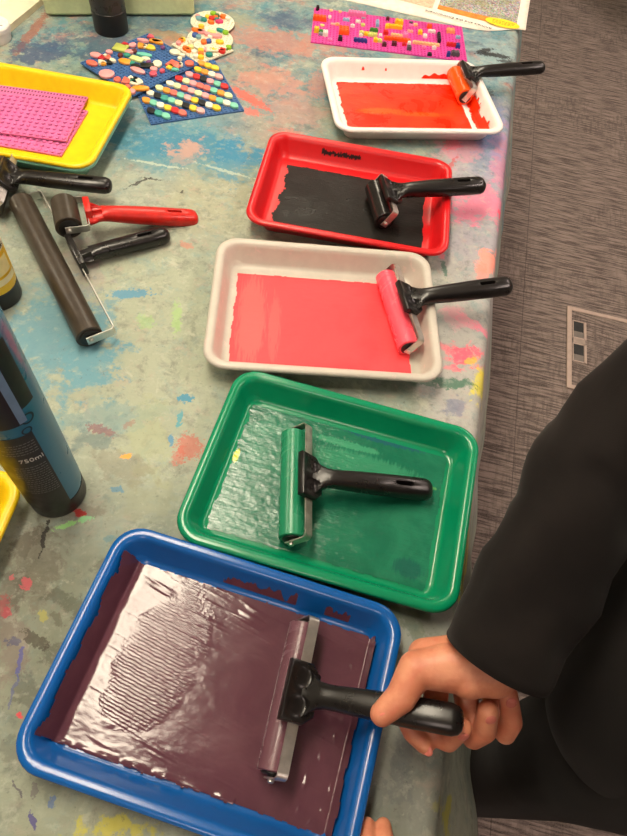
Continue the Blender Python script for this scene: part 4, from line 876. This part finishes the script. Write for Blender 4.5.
# ------------------------------------------------------------------ the person at the right
def skin_mat():
    t = NT('skin'); n = t.noise(40, 5, .6); n2 = t.noise(700, 4, .6); n3 = t.noise(90, 4, .6)
    c = t.mix(t.ramp(n.outputs[0], .35, .65), (206,128,98), (222,152,120))
    c = t.mix(t.ramp(n3.outputs[0], .5, .75, 0, .35), c, (206,104,88))
    t.set(Base_Color=c, Roughness=.46, Normal=t.bump(t.math('ADD', n2.outputs[0], n3.outputs[0]), .22, .0007), Subsurface_Weight=.12, Subsurface_Scale=.012)
    t.b.inputs['Subsurface Radius'].default_value = (1,.35,.2); return t.m
def fabric_mat():
    t = NT('black_fabric'); n = t.noise(9, 5, .6); n2 = t.noise(900, 3, .6); l = t.noise(60, 6, .8)
    c = t.mix(t.ramp(n.outputs[0], .3, .7), (21,18,18), (31,27,26)); c = t.mix(t.ramp(l.outputs[0], .68, .78, 0, .35), c, (92,84,80))
    return t.set(Base_Color=c, Roughness=.92, Normal=t.bump(n2.outputs[0], .3, .0006), Specular_IOR_Level=.15, Sheen_Weight=.06)
M_skin = skin_mat(); M_fab = fabric_mat()
def A(p): return Vector((p[0], p[1], p[2]+TZ))      # heights above the table
def chain(bm, pts, rs):
    for (a, b), (ra, rb) in zip(zip(pts, pts[1:]), zip(rs, rs[1:])): capsule(bm, a, b, ra, rb, 20)
RE, LE = A((.297,.354,.285)), Vector((.36,-.25,1.0))
RS, LS = Vector((.44,.43,1.28)), Vector((.45,.06,1.27))
hand = bmesh.new()
W = A((.240,.167,.135)); C_ = A((.223,.157,.133))
chain(hand, [RE.lerp(W,.35), RE.lerp(W,.75), W], [.042,.034,.029])
HP={'H2': (0.2158, 0.1454, 0.124), 'CM': (0.188, 0.1465, 0.118), 'CM2': (0.1915, 0.1365, 0.12), 'TM': (0.1411, 0.1382, 0.116), 'TI': (0.1298, 0.112, 0.108), 'TT': (0.1142, 0.0954, 0.1), 'IK': (0.1509, 0.1553, 0.105), 'IP': (0.1404, 0.1114, 0.064), 'ID': (0.1545, 0.09, 0.058), 'IT': (0.1668, 0.0809, 0.06), 'MK': (0.1709, 0.1458, 0.085), 'MP': (0.1739, 0.0931, 0.058), 'MD': (0.1889, 0.0876, 0.064), 'MT': (0.196, 0.0977, 0.084), 'RK': (0.1988, 0.1483, 0.075), 'RP': (0.2181, 0.096, 0.052), 'RD': (0.224, 0.1005, 0.072), 'RT': (0.2187, 0.1151, 0.097), 'PK': (0.227, 0.1498, 0.07), 'PP': (0.2516, 0.105, 0.052), 'PD': (0.2507, 0.1127, 0.075), 'PT': (0.238, 0.1334, 0.1)}
CUFF=(0.215, 0.1543, 0.135)
SLR=[0.053, 0.055, 0.058, 0.085]
def finger(bm, pts, r): chain(bm, [A(p) for p in pts], r)
# palm and back of the hand
for k, rr in ((HP['IK'],.0165),(HP['MK'],.0155),(HP['RK'],.0150),(HP['PK'],.0140)):
    capsule(hand, W, A(k), .024, rr, 20)
capsule(hand, A(HP['IK']), A(HP['MK']), .0155, .0150); capsule(hand, A(HP['MK']), A(HP['RK']), .0150, .0145); capsule(hand, A(HP['RK']), A(HP['PK']), .0145, .0135)
# thumb with its fleshy base
chain(hand, [A(HP['H2']), A(HP['CM']), A(HP['TM'])], [.0235,.0255,.0175]); capsule(hand, W, A(HP['TM']), .026, .0165, 20); capsule(hand, A(HP['H2']), A(HP['CM2']), .020, .019, 20)
finger(hand, [HP['TM'],HP['TI'],HP['TT']], [.0178,.0150,.0118])
finger(hand, [HP['IK'],HP['IP'],HP['ID'],HP['IT']], [.0135,.0118,.0108,.0100])
finger(hand, [HP['MK'],HP['MP'],HP['MD'],HP['MT']], [.0135,.0122,.0115,.0108])
finger(hand, [HP['RK'],HP['RP'],HP['RD'],HP['RT']], [.0130,.0120,.0114,.0106])
finger(hand, [HP['PK'],HP['PP'],HP['PD'],HP['PT']], [.0122,.0112,.0106,.0098])
LW = A((.165,-.165,.062)); LK = [A(p) for p in ((.172,-.082,.040),(.150,-.076,.044),(.128,-.080,.042),(.108,-.090,.036))]
chain(hand, [LE.lerp(LW,.4), LW], [.040,.028])
for k in LK: capsule(hand, LW, k, .024, .0145, 20)
for a, b in zip(LK, LK[1:]): capsule(hand, a, b, .0145, .0145)
LT = [((.168,-.045,.036),(.160,-.022,.026),(.156,-.012,.020)),((.147,-.034,.042),(.1405,-.010,.031),(.1385,.0065,.020)),((.126,-.038,.040),(.1235,-.013,.030),(.1225,.0045,.020)),((.107,-.056,.033),(.105,-.036,.025),(.104,-.022,.019))]
for k, f3 in zip(LK, LT): chain(hand, [k]+[A(p) for p in f3], [.0120,.0102,.0090,.0080])
chain(hand, [LW, A((.195,-.115,.040)), A((.205,-.080,.028)), A((.203,-.052,.020))], [.022,.016,.0125,.010])
me_hand = remeshed(hand, .0014, 9, .5)
body = bmesh.new()
chain(body, [RS, RE, RE.lerp(W,.6)], [.052,.038,.034]); chain(body, [LS, LE, LE.lerp(LW,.6)], [.052,.036,.032])
chain(body, [Vector((.48,.24,.92)), Vector((.47,.24,1.05)), Vector((.44,.24,1.22)), Vector((.42,.24,1.36)), Vector((.39,.24,1.45))], [.110,.100,.105,.058,.052])
capsule(body, RS, LS, .06, .06, 20)
for y in (.325,.135):
    chain(body, [Vector((.47,y,.90)), Vector((.424,y,.50)), Vector((.45,y+(y-.24)*.1,.09))], [.085,.060,.042])
    chain(body, [Vector((.46,y,.05)), Vector((.33,y,.035))], [.036,.028])
Mh = Matrix.Translation((.355,.24,1.545)) @ Matrix.Rotation(math.radians(-28), 4, 'Y')     # face towards -x
ellipsoid(body, (0,0,0.01), (.098,.076,.108), Mh); ellipsoid(body, (-.035,0,-.055), (.060,.056,.058), Mh)
capsule(body, Mh @ Vector((-.094,0,.008)), Mh @ Vector((-.112,0,-.028)), .008, .013); capsule(body, Mh @ Vector((-.092,-.018,-.062)), Mh @ Vector((-.092,.018,-.062)), .008, .008)
for s in (-1,1): ellipsoid(body, (.005,s*.078,-.005), (.018,.008,.030), Mh)
me_body = remeshed(body, .007, 6, .5)
bm = bmesh.new(); bm.from_mesh(me_hand); bm.from_mesh(me_body)
person = mesh_obj('person', bm, M_skin, None, True, 180)
tag(person, 'person in a black long-sleeved top reaching in from the right, holding a roller', 'person')
bpy.data.meshes.remove(me_hand); bpy.data.meshes.remove(me_body)
# face and hair
for s in (-1,1):
    bm = bmesh.new(); ellipsoid(bm, (-.083,s*.031,.012), (.010,.013,.010), Mh); eo = mesh_obj('eye', bm, pc((230,225,220), .3), person)
    bm = bmesh.new(); ellipsoid(bm, (-.0905,s*.031,.008), (.0035,.0058,.0058), Mh, 14); mesh_obj('iris', bm, pc((52,36,26), .25), eo)
    bm = bmesh.new(); tube(bm, [Mh @ Vector(q) for q in ((-.090,s*.016,.030),(-.089,s*.031,.035),(-.080,s*.046,.030))], [.002,.0034,.002], 8); mesh_obj('eyebrow', bm, pc((44,30,24), .6), person)
bm = bmesh.new(); ellipsoid(bm, (.022,0,.035), (.100,.086,.106), Mh); capsule(bm, Mh @ Vector((.08,0,.0)), Mh @ Vector((.085,0,-.08)), .055, .03)
bm2 = bmesh.new(); tube(bm2, [Mh @ Vector(q) for q in ((-.093,-.022,-.062),(-.099,-.008,-.061),(-.099,.008,-.061),(-.093,.022,-.062))], [.002,.0048,.0048,.002], 10); mesh_obj('lips', bm2, pc((176,92,84), .4), person)
o = mesh_obj('hair', bm, plastic('dark_hair', (44,30,24), .5, .4, .3), person)
# nails
def nail(p, axis, nrm, l=.0058, w_=.0052):
    axis = Vector(axis).normalized(); nrm = Vector(nrm).normalized(); s = axis.cross(nrm).normalized(); nrm = s.cross(axis)
    M = Matrix((axis.to_4d(), s.to_4d(), nrm.to_4d(), (0,0,0,1))).transposed()
    for i in range(3): M[3][i] = 0
    M.translation = p
    bm = bmesh.new(); ellipsoid(bm, (0,0,0), (l,w_,.0016), M, 16); return mesh_obj('fingernail', bm, plastic('nail', (228,132,118), .3, .05, .02), person)
TTv, TIv = A(HP['TT']), A(HP['TI'])
nail(TTv + Vector((-.003,.003,.0092)), TTv-TIv, (-.35,.35,.9), .0075, .0065)
ITv, IDv = A(HP['IT']), A(HP['ID']); nail(ITv + Vector((.001,-.006,.0052)), ITv-IDv, (.2,-.75,.6), .0062, .0055)
for k in ('M','R','P'):
    T_, D_ = A(HP[k+'T']), A(HP[k+'D']); ax_ = T_-D_
    nrm = Vector((.15,-.85,.5)); nail(T_ - ax_.normalized()*.001 + nrm.normalized()*.0094, ax_, nrm, .0060, .0056)
# clothes
top = bmesh.new()
def sleeve(bm, pts, rs, n=40, seed=0):
    # open tube with a turned-in cuff at the first end
    P = []
    K = 26
    for i in range(K+1):
        u_ = i/K*(len(pts)-1); j = min(int(u_), len(pts)-2); f_ = u_-j
        p0, p1, p2, p3 = pts[max(j-1,0)], pts[j], pts[j+1], pts[min(j+2,len(pts)-1)]
        q = .5*((2*p1)+(p2-p0)*f_+(2*p0-5*p1+4*p2-p3)*f_*f_+(3*p1-p0-3*p2+p3)*f_**3)
        P.append((q, rs[j]*(1-f_)+rs[j+1]*f_))
    loops = []
    d0 = (P[1][0]-P[0][0]).normalized()
    def ring(c, d, r, k, wob):
        s, u = frame_along(d)
        return [c + s*(math.cos(2*PI*i/n)*r*(1+wob*noise.noise((math.cos(2*PI*i/n)*1.6+seed, math.sin(2*PI*i/n)*1.6, k*.42)))) + u*(math.sin(2*PI*i/n)*r*(1+wob*noise.noise((math.cos(2*PI*i/n)*1.6+seed, math.sin(2*PI*i/n)*1.6, k*.42)))) for i in range(n)]
    loops.append(ring(P[0][0]+d0*.05, d0, P[0][1]-.006, 0, .0)); loops.append(ring(P[0][0]+d0*.004, d0, P[0][1]-.005, 0, .0)); loops.append(ring(P[0][0]-d0*.0005, d0, P[0][1]-.0025, 0, .0))
    for k, (c, r) in enumerate(P):
        d = (P[min(k+1,K)][0]-P[max(k-1,0)][0]).normalized()
        loops.append(ring(c, d, r, k, .16*min(1, k/4)))
    loft(bm, loops, False, True)
sleeve(top, [A(CUFF), A(CUFF).lerp(RE,.5)+Vector((-.004,.004,.004)), RE, RS], SLR, seed=1)
sleeve(top, [LW.lerp(LE,.12), LW.lerp(LE,.5), LE, LS], [.046,.058,.070,.080], seed=5)
me_sl = bpy.data.meshes.new('sl'); bmesh.ops.recalc_face_normals(top, faces=top.faces); top.to_mesh(me_sl); top.free()
tr = bmesh.new()
for dy in (-.075,0,.075):
    chain(tr, [Vector((.425,.245+dy*1.15,.76)), Vector((.45,.245+dy,.92)), Vector((.45,.245+dy,1.06)), Vector((.44,.245+dy*1.2,1.24))], [.108,.118,.112,.112])
capsule(tr, RS, LS, .088, .088, 24); capsule(tr, Vector((.43,.36,1.24)), Vector((.43,.12,1.24)), .105, .105, 24); chain(tr, [Vector((.43,.24,1.30)), Vector((.41,.24,1.385))], [.10,.066])
capsule(tr, RS, RS.lerp(RE,.3), .082, .07, 24); capsule(tr, LS, LS.lerp(LE,.3), .082, .07, 24)
me_tr = remeshed(tr, .008, 6, .5)
bm = bmesh.new(); bm.from_mesh(me_sl); bm.from_mesh(me_tr)
o = mesh_obj('black_top', bm, M_fab, person, True, 180); o['label'] = 'black long-sleeved top'
lg = bmesh.new()
for y in (.325,.130):
    chain(lg, [Vector((.462,y,.90)), Vector((.424,y,.52)), Vector((.45,y+(y-.24)*.1,.08))], [.108,.082,.066])
capsule(lg, Vector((.46,.325,.90)), Vector((.46,.130,.90)), .115, .115, 24)
me_lg = remeshed(lg, .008, 6, .5); bm = bmesh.new(); bm.from_mesh(me_lg); o = mesh_obj('black_trousers', bm, M_fab, person, True, 180)
for y in (.333,.127):
    bm = bmesh.new(); loft(bm, [[Vector((p.x*(1 if p.x < 0 else .9), p.y, z)) + Vector((.40,y,0)) for p in rrect(.135*k, .046*k2, .04*k2, 0, 8)] for z, k, k2 in ((0,.97,.95),(.012,1,1),(.03,.99,.97),(.055,.90,.85),(.075,.6,.6))])
    mesh_obj('shoe', bm, M_cap, person)


SC.view_settings.view_transform = 'Standard'; SC.view_settings.look = 'None'; SC.view_settings.gamma = 1
SC.view_settings.use_curve_mapping = False
SC.view_settings.exposure = 0.0
